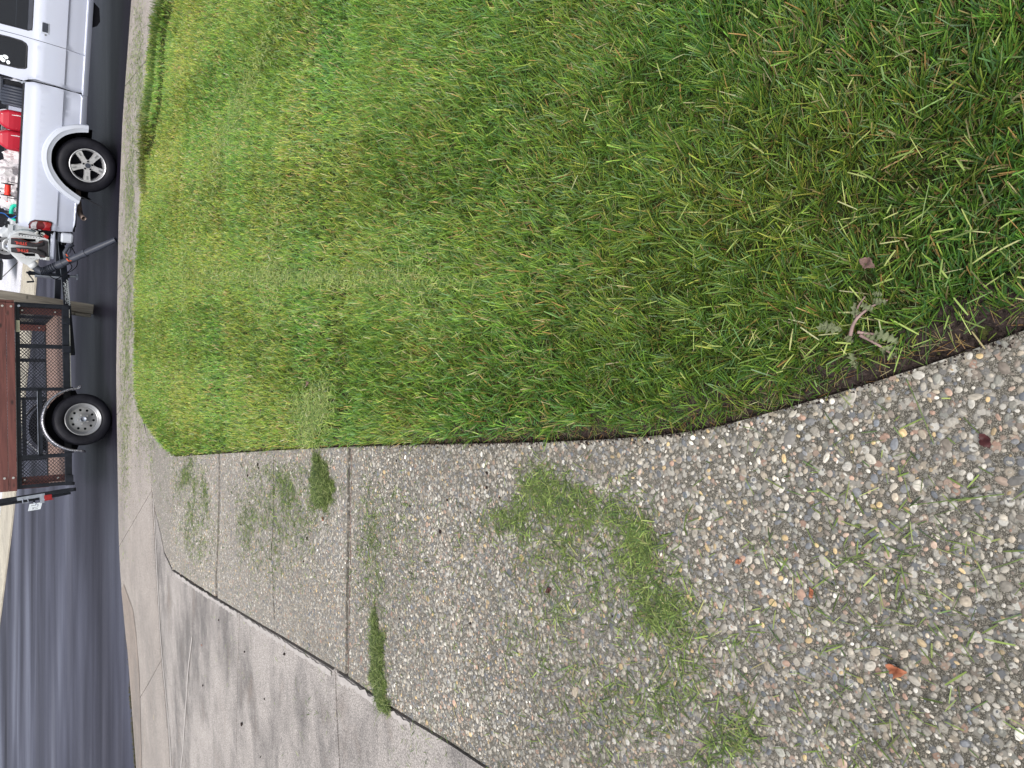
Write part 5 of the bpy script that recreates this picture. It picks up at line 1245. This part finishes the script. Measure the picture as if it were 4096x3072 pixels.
# crumpled white bags
def bag(name, label, loc, sc, seed):
    rr = random.Random(seed); bm = bmesh.new(); bmesh.ops.create_icosphere(bm, subdivisions=4, radius=1)
    from mathutils import noise as mn
    for v in bm.verts:
        p = v.co * 1.6 + Vector((seed * 3.1, 0, 0)); d = mn.noise(p) * 0.35 + abs(mn.noise(p * 2.6)) * 0.40 + abs(mn.noise(p * 6)) * 0.13; v.co = v.co * (0.72 + d)
        v.co = Vector((v.co.x * sc[0], v.co.y * sc[1], max(v.co.z, -0.8) * sc[2] + 0.8 * sc[2]))
    o = obj(name, bm, 'bag', None, True); o.location = P_(loc); o.rotation_euler = (0, 0, TK_ANG); o.modifiers.new('e', 'EDGE_SPLIT').split_angle = R(28)
    setp(o, label, 'bag', 'white bags heaped in the truck bed')
bag('plastic_bag', 'crumpled white bag right beside the red fuel cans', (-0.14, 0.42, 0.82), (0.20, 0.22, 0.27), 1)
bag('plastic_bag', 'largest white bag in the truck bed, behind the red line spool', (-0.38, 0.50, 0.82), (0.27, 0.28, 0.33), 2)
bag('plastic_bag', 'white bag at the tailgate end of the bed, under the teal handle', (-0.66, 0.50, 0.82), (0.25, 0.26, 0.30), 3)
bag('plastic_bag', 'small soiled white bag lying low against the bed rail', (-0.10, 0.22, 0.82), (0.08, 0.07, 0.18), 4)
# spool of red trimmer line on a wire holder at the bed rail
t = tk_thing('line_spool', 'spool of red trimmer line on a wire holder clamped to the bed rail', 'line spool', (-0.535, 0.12, 1.13))
bm = bmesh.new(); rr = random.Random(2)
for k in range(14): cyl(bm, (-0.063 + k * 0.0096, 0.02, 0.125), 0.035 + rr.uniform(-.003, .003), 0.009, 'x', 22)
obj('line', bm, 'cord', t)
for k, xx in enumerate((-0.075, 0.075)):
    bm = bmesh.new()
    for rr_ in (0.074, 0.040): tube(bm, [(xx, 0.02 + rr_ * math.cos(a), 0.125 + rr_ * math.sin(a)) for a in np.linspace(0, 2 * np.pi, 29)], 0.0035, 6, False)
    for a in np.linspace(0, 2 * np.pi, 7)[:-1]: tube(bm, [(xx, 0.02, 0.125), (xx, 0.02 + 0.074 * math.cos(a), 0.125 + 0.074 * math.sin(a))], 0.0025, 5)
    obj('spool_flange', bm, 'blackpl', t)
bm = bmesh.new(); tube(bm, [(-0.16, 0.02, 0.125), (0.16, 0.02, 0.125)], 0.0035, 6); tube(bm, [(0.105, 0.02, 0.125), (0.105, 0.0, 0.06), (0.10, 0.0, 0.0)], 0.005, 6); tube(bm, [(-0.105, 0.02, 0.125), (-0.105, 0.0, 0.06), (-0.10, 0.0, 0.0)], 0.005, 6); box(bm, (0.03, -0.02, 0.012), (0.04, 0.05, 0.04)); obj('wire_holder', bm, 'blackpl', t)
bm = bmesh.new(); cyl(bm, (-0.155, 0.02, 0.125), 0.008, 0.012, 'x', 10); obj('axle_cap', bm, 'cord', t)
# teal handle and blue cord by the rack post
t = tk_thing('watering_handle', 'teal plastic loop handle leaning by the black rack post', 'plastic handle', (-0.80, 0.30, 1.02))
bm = bmesh.new(); tube(bm, smooth_curve([(0.05, 0, -0.08), (0.05, 0, 0.10), (0.02, 0, 0.16), (-0.10, 0, 0.16), (-0.14, 0, 0.10), (-0.14, 0, -0.08)], 6), 0.026, 12); box(bm, (-0.045, 0, -0.12), (0.24, 0.06, 0.10)); obj('loop', bm, 'teal', t, True)
bm = bmesh.new(); tube(bm, [P_(p) for p in smooth_curve([(-0.86, 0.062, 1.155), (-0.90, 0.060, 1.22), (-0.845, 0.062, 1.30), (-0.86, 0.062, 1.42)], 6)], 0.006, 6); setp(obj('blue_cord', bm, 'blue'), 'thin blue cord tied round the black rack post', 'cord')
# black toolbox across the front of the bed
t = tk_thing('toolbox', 'black toolbox across the bed against the cab', 'toolbox', (0.76, 0.95, 0.82))
bm = bmesh.new(); box(bm, (0, 0, 0.25), (0.22, 1.15, 0.50)); obj('box_body', bm, 'blackpl', t, bevel=0.012); bm = bmesh.new(); box(bm, (0, 0, 0.52), (0.24, 1.18, 0.04)); bar(bm, (-0.10, -0.5, 0.56), (0.10, 0.2, 0.56), 0.03, 0.02); obj('lid', bm, 'hose', t, bevel=0.01)
# white machine with black filler cap, at the back of the bed behind the blower
t = tk_thing('backpack_sprayer', 'white sprayer tank with a black cap lying behind the leaf blower', 'sprayer', (-1.13, 0.72, 0.745))
bm = bmesh.new(); prism(bm, [(-0.13, 0.0), (0.18, 0.0), (0.20, 0.30), (0.12, 0.40), (0.02, 0.42), (-0.10, 0.53), (-0.15, 0.50), (-0.11, 0.34)], 0.0, 0.30); obj('tank', bm, 'whitepl', t, bevel=0.03)
bm = bmesh.new(); cyl(bm, (0.05, 0.05, 0.43), 0.05, 0.03, 'z', 24); 
for k in range(6): a = k * math.pi / 3; bar(bm, (0.05, 0.05, 0.452), (0.05 + 0.045 * math.cos(a), 0.05 + 0.045 * math.sin(a), 0.452), 0.010)
obj('filler_cap', bm, 'blackpl', t)
bm = bmesh.new(); box(bm, (-0.04, -0.012, 0.40), (0.20, 0.02, 0.06)); cyl(bm, (-0.05, -0.024, 0.40), 0.012, 0.006, 'y', 12); obj('side_bracket', bm, 'whitepl', t)

# ---------------------------------------------------------------- backpack leaf blower
t = tk_thing('leaf_blower', 'white backpack leaf blower on the tailgate, grey tube reaching down to the gutter', 'leaf blower', (0, 0.10, 0))
plate = [(-1.267, 1.229), (-1.176, 1.217), (-1.128, 1.191), (-1.112, 1.10), (-1.110, 0.982), (-1.118, 0.84), (-1.15, 0.765), (-1.40, 0.765), (-1.424, 0.88), (-1.427, 1.038), (-1.41, 1.114), (-1.385, 1.18), (-1.353, 1.208)]
s1 = [(-1.160, 1.110), (-1.148, 0.917), (-1.182, 0.913), (-1.205, 1.035), (-1.190, 1.10)]; s2 = [(-1.361, 1.084), (-1.348, 0.915), (-1.389, 0.911), (-1.400, 1.021)]
bm = bmesh.new()
dots = [[(x + 0.0075 * math.cos(a), z + 0.0075 * math.sin(a)) for a in np.linspace(0, 2 * np.pi, 9)[:-1]] for x, z in [(-1.121 - 0.001 * k, 1.106 - 0.033 * k) for k in range(8)] + [(-1.4165 - 0.0008 * k, 1.095 - 0.033 * k) for k in range(9)]]
PF = smooth_curve([(a, 0, b) for a, b in plate + plate[:1]], 4); PF = [(p.x, p.z) for p in PF[:-1]]
ov, fs = cdt(PF, [s1, s2] + dots)
vv = [bm.verts.new((v[0], 0, v[1])) for v in ov]
for f in fs: bm.faces.new([vv[i] for i in f])
bm.normal_update()
for f in bm.faces:
    if f.normal.y > 0: f.normal_flip()
pt = obj('back_plate', bm, 'whitepl', t); md = pt.modifiers.new('s', 'SOLIDIFY'); md.thickness = 0.03; md.offset = -1
bm = bmesh.new(); prism(bm, [(-1.10, 1.10), (-1.12, 0.80), (-1.42, 0.80), (-1.41, 1.10), (-1.3, 1.17), (-1.18, 1.17)], 0.045, 0.06); obj('back_cavity', bm, 'gap', t)
bm = bmesh.new(); prism(bm, [(-1.132, 1.20), (-1.088, 1.150), (-1.059, 1.075), (-1.050, 0.997), (-1.066, 0.895), (-1.119, 0.825), (-1.25, 0.80), (-1.25, 1.22)], 0.065, 0.22); prism(bm, [(-1.36, 1.21), (-1.416, 1.172), (-1.483, 1.105), (-1.527, 1.020), (-1.549, 0.968), (-1.469, 0.905), (-1.44, 0.86), (-1.30, 0.84), (-1.27, 1.22)], 0.062, 0.24)
obj('fan_housing', bm, 'whitepl', t, bevel=0.02)
bm = bmesh.new(); tube(bm, [(-1.188, 0.02, 1.222), (-1.215, 0.02, 1.268), (-1.25, 0.02, 1.284), (-1.318, 0.02, 1.281), (-1.348, 0.02, 1.235), (-1.37, 0.02, 1.20)], 0.012, 8); obj('carry_handle', bm, 'whitepl', t, True)
def band(name, top, bot, m, y=-0.018, bulge=0.03, parent=t):
    a = smooth_curve([(x, 0, z) for x, z in top], 6); b = smooth_curve([(x, 0, z) for x, z in bot], 6); bm = bmesh.new(); prev = None; n = len(a)
    for i in range(n):
        k = math.sin(math.pi * i / (n - 1)) * bulge; mid = a[i].lerp(b[i], 0.5)
        row = [bm.verts.new((a[i].x, y - k, a[i].z)), bm.verts.new((mid.x, y - k - 0.008, mid.z)), bm.verts.new((b[i].x, y - k, b[i].z))]
        if prev:
            for q in range(2): bm.faces.new((prev[q], row[q], row[q + 1], prev[q + 1]))
        prev = row
    o = obj(name, bm, m, parent, True); md = o.modifiers.new('s', 'SOLIDIFY'); md.thickness = 0.012; return o, a, b, n
A_t = [(-1.170, 1.199), (-1.161, 1.110), (-1.186, 1.016), (-1.201, 0.928), (-1.169, 0.834)]; A_b = [(-1.248, 1.199), (-1.247, 1.138), (-1.250, 1.045), (-1.249, 0.930), (-1.214, 0.825)]
B_t = [(-1.300, 1.198), (-1.281, 1.106), (-1.275, 1.0), (-1.283, 0.886), (-1.325, 0.801)]; B_b = [(-1.355, 1.190), (-1.356, 1.103), (-1.331, 0.998), (-1.335, 0.916), (-1.378, 0.799)]
oa, aa, ab, na = band('shoulder_strap', A_t, A_b, 'webbing'); ob_, ba, bb, nb = band('shoulder_strap', B_t, B_b, 'webbing')
def edge_trim(curve, parent, y=-0.018, bulge=0.03):
    bm = bmesh.new(); n = len(curve); tube(bm, [(p.x, y - 0.004 - math.sin(math.pi * i / (n - 1)) * bulge, p.z) for i, p in enumerate(curve)], 0.0048, 6); obj('orange_piping', bm, 'orange', parent, True)
edge_trim(aa, oa); edge_trim(bb, ob_)
for (cx, cz, par) in ((-1.2155, 1.095, oa), (-1.3115, 1.075, ob_)):
    me = text_mesh('STIHL', 0.054, 0.0008, 0.0014)
    mtx = Matrix.Translation((cx, -0.018 - 0.030 - 0.026, cz)) @ Matrix(((0, -1, 0, 0), (0, 0, -1, 0), (1, 0, 0, 0), (0, 0, 0, 1)))
    me.transform(mtx); objm('lettering', me, 'letters', par)
bm = bmesh.new(); prism(bm, [(-1.16, 0.879), (-1.144, 0.841), (-1.160, 0.775), (-1.389, 0.765), (-1.400, 0.856), (-1.344, 0.890), (-1.224, 0.905)], -0.022, -0.004); obj('back_pad', bm, 'webbing', t, bevel=0.006)
bm = bmesh.new(); box(bm, (-1.23, 0.16, 0.80), (0.32, 0.22, 0.12)); box(bm, (-1.05, 0.05, 0.80), (0.10, 0.10, 0.10)); tube(bm, [(-1.02, 0.02, 0.98), (-1.06, 0.0, 0.88), (-1.10, -0.01, 0.80), (-1.08, 0.0, 0.76)], 0.009, 6); tube(bm, [(-1.0, 0.06, 1.0), (-1.03, 0.02, 0.9), (-1.02, 0.0, 0.8)], 0.007, 6); obj('engine', bm, 'gap', t, bevel=0.01)
bm = bmesh.new(); box(bm, (-1.06, 0.0, 0.915), (0.05, 0.05, 0.03), Matrix.Rotation(0.6, 4, 'Y')); box(bm, (-1.40, -0.01, 0.77), (0.05, 0.04, 0.05)); cyl(bm, (-1.07, 0.02, 0.84), 0.022, 0.05, 'y', 14); obj('metal_bracket', bm, 'bolt', t, bevel=0.005)
bm = bmesh.new(); box(bm, (-1.095, 0.0, 0.80), (0.05, 0.05, 0.06), Matrix.Rotation(0.5, 4, 'Y')); obj('fuel_cap', bm, 'lens', t, bevel=0.008)
# outlet collar, elbow, bellows, tube
ex_, ey_, ez_ = ray_at_z(463, 958, 0.055); inv = (Matrix.Translation(tuple(P_((0, 0.10, 0)))) @ Matrix.Rotation(TK_ANG, 4, 'Z')).inverted(); tipp = inv @ Vector((ex_, ey_, ez_))
bm = bmesh.new(); tube(bm, [(-1.505, 0.09, 0.945), (-1.55, 0.08, 0.90)], [0.060, 0.058], 20); obj('outlet_collar', bm, 'whitepl', t, True)
bm = bmesh.new(); tube(bm, smooth_curve([(-1.53, 0.085, 0.925), (-1.585, 0.07, 0.865), (-1.60, 0.05, 0.815)], 5), 0.048, 20); obj('elbow', bm, 'tubeg', t, True)
path = smooth_curve([(-1.600, 0.05, 0.825), (-1.575, 0.03, 0.765), (-1.535, 0.0, 0.715), (-1.480, -0.03, 0.645)], 30); npth = len(path)
bm = bmesh.new(); tube(bm, path, [0.050 + 0.011 * math.cos(2 * math.pi * i / npth * 10) for i in range(npth)], 24); obj('flexible_bellows', bm, 'tubeg', t, True)
st = Vector((-1.480, -0.03, 0.645)); dvec = (tipp - st)
bm = bmesh.new(); tube(bm, [st, st + dvec * 0.10], [0.056, 0.056], 24); tube(bm, [st + dvec * 0.10, st + dvec * 0.46], [0.050, 0.047], 24); tube(bm, [st + dvec * 0.44, st + dvec * 0.49], [0.053, 0.053], 24); tube(bm, [st + dvec * 0.49, st + dvec * 0.72, st + dvec * 0.80], [0.044, 0.046, 0.042], 24); tube(bm, [st + dvec * 0.80, tipp], [0.041, 0.033], 24)
obj('blower_tube', bm, 'tubeg', t, True).modifiers.new('e', 'EDGE_SPLIT').split_angle = R(40)
gp = st + dvec * 0.20
bm = bmesh.new(); tube(bm, [gp + Vector((0.02, 0.0, 0.04)), gp + Vector((0.10, 0.02, 0.06)), gp + Vector((0.18, 0.03, 0.02)), gp + Vector((0.22, 0.03, -0.05))], [0.03, 0.028, 0.024, 0.018], 12); obj('control_grip', bm, 'tubeg', t, True)
bm = bmesh.new(); tube(bm, [gp + Vector((0.03, -0.055, 0.045)), gp + Vector((0.0, -0.062, 0.02)), gp + Vector((0.005, -0.064, -0.01)), gp + Vector((0.03, -0.06, -0.02))], 0.009, 8); tube(bm, [gp + Vector((0.09, -0.04, 0.05)), gp + Vector((0.06, -0.055, 0.03))], 0.008, 8); obj('trigger', bm, 'orange', t, True)
bm = bmesh.new(); tube(bm, smooth_curve([gp + Vector((-0.01, -0.06, 0.02)), gp + Vector((-0.10, -0.07, -0.02)), (-1.66, -0.02, 0.62), (-1.68, 0.0, 0.68), (-1.62, 0.02, 0.76)], 8), 0.006, 6); obj('throttle_cable', bm, 'gap', t, True)

# ---------------------------------------------------------------- parked dark car across the street (only a wheel shows)
t = thing('parked_car', 'black car parked across the street, seen only as a tyre above the truck bed', 'car', (3.3, 20.6, 0), R(-25))
cw = wheel_parts(t, 'steel', (0, 0, 0.34), 0.34, 0.22, 0.21); cw = wheel_parts(t, 'steel', (2.7, 0, 0.34), 0.34, 0.22, 0.21)
body = [(-0.9, 0.35), (-0.42, 0.35), (-0.38, 0.55), (-0.2, 0.70), (0.2, 0.70), (0.38, 0.55), (0.42, 0.30), (2.28, 0.30), (2.32, 0.55), (2.5, 0.70), (2.9, 0.70), (3.08, 0.55), (3.12, 0.35), (3.55, 0.38), (3.6, 0.75), (3.45, 0.98), (2.7, 1.05), (2.1, 1.45), (0.6, 1.47), (-0.3, 1.05), (-0.85, 0.95), (-0.95, 0.6)]
bm = bmesh.new(); prism(bm, body, 0.02, 1.75); obj('car_body', bm, 'darkcar', t, bevel=0.04)
bm = bmesh.new(); prism(bm, [(0.0, 1.08), (2.45, 1.08), (2.02, 1.40), (0.65, 1.42)], 0.012, 0.05); obj('side_window', bm, 'glass', t)
bm = bmesh.new(); box(bm, (3.56, 0.25, 0.80), (0.06, 0.35, 0.14)); obj('headlight', bm, 'lensclear', t, bevel=0.02)

# ---------------------------------------------------------------- garden edging at the far right: stones and a stick
bm = bmesh.new(); rr = random.Random(4)
px_ = [(637, 18), (645, 30), (652, 12), (640, 2), (660, 24)]
STL = ['garden stone nearest the road where the lawn strip meets the sidewalk', 'garden stone lying lowest of the small group by the lawn strip', 'garden stone in the middle of the small group by the lawn strip', 'garden stone at the outer end of the group, farthest along the sidewalk', 'garden stone closest to the lawn in the small group by the strip']
for k, (a, b) in enumerate(px_):
    x, y = unproj(a, b); b2 = bmesh.new(); bmesh.ops.create_icosphere(b2, subdivisions=2, radius=1)
    for v in b2.verts: v.co = Vector((v.co.x * 0.05, v.co.y * 0.04, v.co.z * 0.03)) * rr.uniform(0.8, 1.25)
    o = obj('garden_stone', b2, 'stone', None, True); o.location = (float(x), float(y), float(HG(x, y)) + 0.012); setp(o, STL[k], 'stone', 'stones at the corner of the lawn strip')
bm.free()

# ---------------------------------------------------------------- dead leaves
def leaf(px, py, L, w, m, label, lift=0.006, curl=0.3, rot=0.0, lawn=False):
    x, y = [float(q) for q in unproj(px, py)]; z = float(lawn_h(np.array([x]), np.array([y]))[0] + 0.04) if lawn else float(HG(x, y))
    bm = bmesh.new(); n = 12; rowp = None; rr = random.Random(int(px))
    for i in range(n + 1):
        t_ = i / n; ww = w * (math.sin(math.pi * min(max(t_, 0.04), 0.97)) ** 0.7) * (1 + 0.18 * rr.uniform(-1, 1)); xx = (t_ - 0.5) * L
        row = [bm.verts.new((xx + rr.uniform(-.002, .002), q * ww / 2, lift + curl * (q * ww) ** 2 / w + 0.004 * math.sin(t_ * 7) + curl * 0.15 * L * (t_ - .5) ** 2)) for q in (-1, -0.5, 0, 0.5, 1)]
        if rowp:
            for k in range(4): bm.faces.new((rowp[k], row[k], row[k + 1], rowp[k + 1]))
        rowp = row
    o = obj('dead_leaf', bm, m, None, True); o.location = (x, y, z); o.rotation_euler = (0, 0, rot); md = o.modifiers.new('s', 'SOLIDIFY'); md.thickness = 0.0006; setp(o, label, 'leaf')
leaf(3590, 2672, 0.040, 0.022, 'leaf_o', 'curled orange-brown leaf lying on the pebbly driveway', curl=0.9, rot=1.5)
leaf(3945, 1762, 0.030, 0.018, 'leaf_r', 'dark red crumpled leaf on the driveway near the soil edge', rot=0.6)
leaf(2200, 2360, 0.030, 0.018, 'leaf_r', 'small dark red leaf among clippings on the driveway', rot=2.2)
leaf(3520, 1066, 0.034, 0.022, 'leaf_p', 'mauve leaf resting in the near grass', rot=1.0, lawn=True)
leaf(1272, 1536, 0.04, 0.028, 'leaf_p', 'mauve leaf on the lawn beside the pale clippings patch', rot=2.0, lawn=True)
leaf(2960, 2245, 0.018, 0.014, 'leaf_o', 'tiny orange leaf scrap next to a white pebble', rot=2.0)
leaf(3250, 2370, 0.024, 0.010, 'leaf_o', 'thin tan husk on the driveway below the larger grey stone', rot=0.2)
leaf(1295, 2075, 0.024, 0.016, 'leaf_o', 'small orange leaf scrap just beyond the teardrop heap', rot=0.9)
leaf(1080, 1640, 0.02, 0.014, 'leaf_p', 'small pinkish leaf near the lawn edge by the driveway', rot=0.9, lawn=True)
leaf(810, 2580, 0.035, 0.010, 'leaf_o', 'sliver of orange leaf on the stained concrete apron', rot=1.6)
# dark soil crumbs scattered on the concrete
cr = [(1033, 1858, 9), (1036, 1872, 7), (992, 1902, 8), (1208, 1893, 6), (1217, 1937, 5), (1230, 2153, 9), (1215, 2245, 6), (965, 2098, 6), (1949, 1891, 10), (1948, 1950, 10), (1790, 2000, 7), (1642, 2024, 7), (1762, 2126, 12), (2000, 1990, 7), (1883, 2050, 6), (1587, 1843, 7), (1138, 2616, 8), (968, 2896, 10), (812, 2742, 6), (875, 2480, 5), (1600, 2475, 6), (1883, 2493, 9), (3330, 2335, 8), (978, 2607, 6), (2450, 2465, 6), (1058, 2796, 5), (1042, 3028, 5)]
proto = None
CRL = ['dark crumb beside the lawn edge, upper of the close pair left of the crack', 'dark crumb beside the lawn edge, lower of the close pair left of the crack', 'small dark crumb between the brown joint and the close pair of crumbs', 'dark crumb between the crack and the teardrop heap, nearest the lawn', 'tiny dark crumb touching the far side of the teardrop heap', 'dark crumb directly below the tip of the teardrop heap', 'small dark crumb between the teardrop heap and the concrete apron', 'lone dark crumb in the middle of the second driveway slab', 'large dark crumb close to the lawn edge past the dark groove', 'large dark crumb just below the one close to the lawn edge', 'small crumb left of the two large crumbs near the lawn', 'small crumb on the near slab, closest to the dark groove', 'fluffy dark brown crumb near the grass streak on the near slab', 'small crumb at the top of the wide clippings patch', 'small crumb below the two large crumbs, above the clippings', 'crumb nearest the lawn edge just past the dark groove', 'dark crumb in the middle of the stained concrete apron', 'largest dark crumb on the lower part of the stained apron', 'dark crumb on the apron near the pale seam line', 'dark crumb near the apron rim by the first joint', 'small crumb between the long grass ridge and the clippings patch', 'dark crumb on the pebbles below the long grass streak', 'dark crumb beside a pale pebble on the nearest driveway part', 'smaller crumb on the apron joined to the faint joint line', 'small crumb below the wide band of clippings', 'tiny crumb low on the apron by the second slab', 'tiny crumb at the bottom edge of the stained apron']
for k, (a, b, r_) in enumerate(cr):
    x, y = [float(q) for q in unproj(a, b)]
    if proto is None:
        bm = bmesh.new(); bmesh.ops.create_icosphere(bm, subdivisions=2, radius=1)
        from mathutils import noise as mn
        for v in bm.verts: v.co *= 1 + 0.5 * mn.noise(v.co * 2.2)
        proto = obj('soil_crumb', bm, 'soil', None, True); o = proto; setp(o, 'small dark crumb of soil lying on the pale concrete', 'soil crumb', 'soil crumbs scattered over the driveway')
    else: o = proto.copy(); COL.objects.link(o)
    o['label'] = CRL[k]
    dep = y * c_ - (float(HG(x, y)) - CH) * s_; s = r_ * 0.5 * dep / F * 1.5
    o.scale = (s, s * 0.85, s * 0.55); o.location = (x, y, float(HG(x, y)) + s * 0.3); o.rotation_euler = (0, 0, k * 1.3)

# ---------------------------------------------------------------- pulled weed lying on the grass near the soil edge
def wl_(px, py, dz=0.045):
    x, y = [float(q) for q in unproj(px, py)]; return Vector((x, y, float(lawn_h(np.array([x]), np.array([y]))[0]) + dz))
k_ = 450 / 2133
zp = lambda a, b: (3300 + a * k_, 1150 + b * k_)
base = wl_(*zp(780, 950)); t = thing('weed', 'uprooted grey-green thistle weed with mauve stems lying on grass by the soil', 'weed', tuple(base))
def stem(pts, r0, r1):
    P = smooth_curve([wl_(*zp(a, b), dz) - base for a, b, dz in pts], 6); n = len(P); bm = bmesh.new(); tube(bm, P, [r0 + (r1 - r0) * i / (n - 1) for i in range(n)], 7); obj('stem', bm, 'weedstem', t, True); return P
def jag_leaf(P, w, seed, m='weed'):
    """toothed leaf following the points P"""
    rr = random.Random(seed); bm = bmesh.new(); n = len(P); prev = None
    for i, p in enumerate(P):
        tn = (P[min(i + 1, n - 1)] - P[max(i - 1, 0)]).normalized(); sd = Vector((-tn.y, tn.x, 0)).normalized(); u = i / (n - 1)
        ww = 0.85 * w * math.sin(math.pi * (0.12 + 0.86 * u)) ** 0.7 * (1.25 if i % 3 == 1 else (0.35 if i % 3 == 0 else 0.8)) * rr.uniform(0.8, 1.15)
        row = [bm.verts.new(p + sd * ww * q + Vector((0, 0, 0.006 * abs(q) + rr.uniform(-.003, .003)))) for q in (-1, 0, 1)]
        if prev:
            for k in range(2): bm.faces.new((prev[k], row[k], row[k + 1], prev[k + 1]))
        prev = row
    obj('leaf', bm, m, t, True)
S1 = stem([(790, 940, 0.06), (880, 750, 0.07), (1000, 580, 0.07), (1200, 400, 0.06), (1440, 290, 0.05)], 0.0042, 0.0015)
S2 = stem([(930, 640, 0.065), (920, 500, 0.065), (960, 360, 0.06), (1020, 220, 0.05)], 0.003, 0.0012)
S3 = stem([(930, 930, 0.05), (1150, 1050, 0.045), (1300, 1190, 0.035), (1420, 1330, 0.02)], 0.004, 0.0015)
S4 = stem([(920, 880, 0.06), (1080, 900, 0.055), (1300, 930, 0.05)], 0.0035, 0.002)
def lf(pts, w, seed): jag_leaf(smooth_curve([wl_(*zp(a, b), dz) - base for a, b, dz in pts], 6), w, seed)
lf([(300, 850, 0.085), (430, 790, 0.09), (560, 830, 0.085), (700, 850, 0.07)], 0.013, 1)
lf([(380, 760, 0.085), (520, 780, 0.09), (680, 850, 0.075)], 0.010, 2)
lf([(940, 350, 0.07), (900, 500, 0.07), (900, 650, 0.06)], 0.006, 3); lf([(1040, 380, 0.07), (1150, 440, 0.068), (1230, 470, 0.06)], 0.009, 4)
lf([(1230, 320, 0.06), (1330, 330, 0.06), (1460, 320, 0.055)], 0.009, 5); lf([(1220, 170, 0.06), (1300, 190, 0.06), (1380, 190, 0.055)], 0.007, 6)
lf([(1250, 900, 0.06), (1420, 950, 0.06), (1560, 1020, 0.055), (1610, 1090, 0.05)], 0.012, 7); lf([(1050, 900, 0.055), (1150, 960, 0.05), (1260, 1060, 0.045)], 0.008, 8)
lf([(1240, 1290, 0.03), (1300, 1200, 0.04), (1400, 1160, 0.035), (1540, 1190, 0.03)], 0.009, 9); lf([(1300, 1350, 0.03), (1400, 1300, 0.03), (1470, 1260, 0.03)], 0.009, 10)
lf([(750, 1260, 0.045), (730, 1400, 0.04), (740, 1560, 0.03)], 0.010, 11); lf([(680, 980, 0.055), (740, 1000, 0.05), (820, 1060, 0.045)], 0.008, 12); lf([(800, 1420, 0.04), (760, 1460, 0.04), (680, 1440, 0.04)], 0.008, 13)
lf([(980, 470, 0.07), (965, 530, 0.068), (1000, 590, 0.06)], 0.006, 14)
# a few long cut stalks on the driveway, each its own thing
stalks = [((3630, 1515), (3690, 1640), (3740, 1775), 'long green stalk lying from the lawn edge across the pebbles'), ((4020, 1975), (3800, 2000), (3640, 2020), 'long seedy grass stalk near the right end of the driveway'), ((3700, 3060), (3590, 2850), (3520, 2700), 'long curved green stalk beside the orange leaf'), ((3190, 2310), (3120, 2210), (3050, 2155), 'straight green stalk across the mid pebbles'), ((4096, 2230), (4040, 2250), (3960, 2275), 'thick green stalk ending beside a tan pebble'), ((2720, 2870), (2700, 2700), (2690, 2560), 'faint curved stalk below the wide clippings band')]
for k, (a, b, c, lb_) in enumerate(stalks):
    pts = []
    for q in (a, b, c): x, y = [float(v) for v in unproj(*q)]; pts.append(Vector((x, y, float(HG(x, y)) + 0.007)))
    pts[1].z += 0.006; P = smooth_curve(pts, 8); n = len(P); bm = bmesh.new(); tube(bm, P, [0.0013 - 0.0006 * i / n for i in range(n)], 6)
    if k == 1:
        for i in range(3, n, 2): d = Vector((random.uniform(-.006, .006), random.uniform(-.006, .006), 0.002)); tube(bm, [P[i], P[i] + d + (P[i] - P[i - 1]) * 0.8], [0.0012, 0.0004], 4)
    m_, nn_, ll_, bb_ = (None,) * 4
    o = obj('grass_stalk', bm, M['stalk'] if 'stalk' in M else M.setdefault('stalk', simple('green_stalk', (0.11, 0.16, 0.045), 0.6, 0, 0.25, 30)), None, True); setp(o, lb_, 'grass stalk')
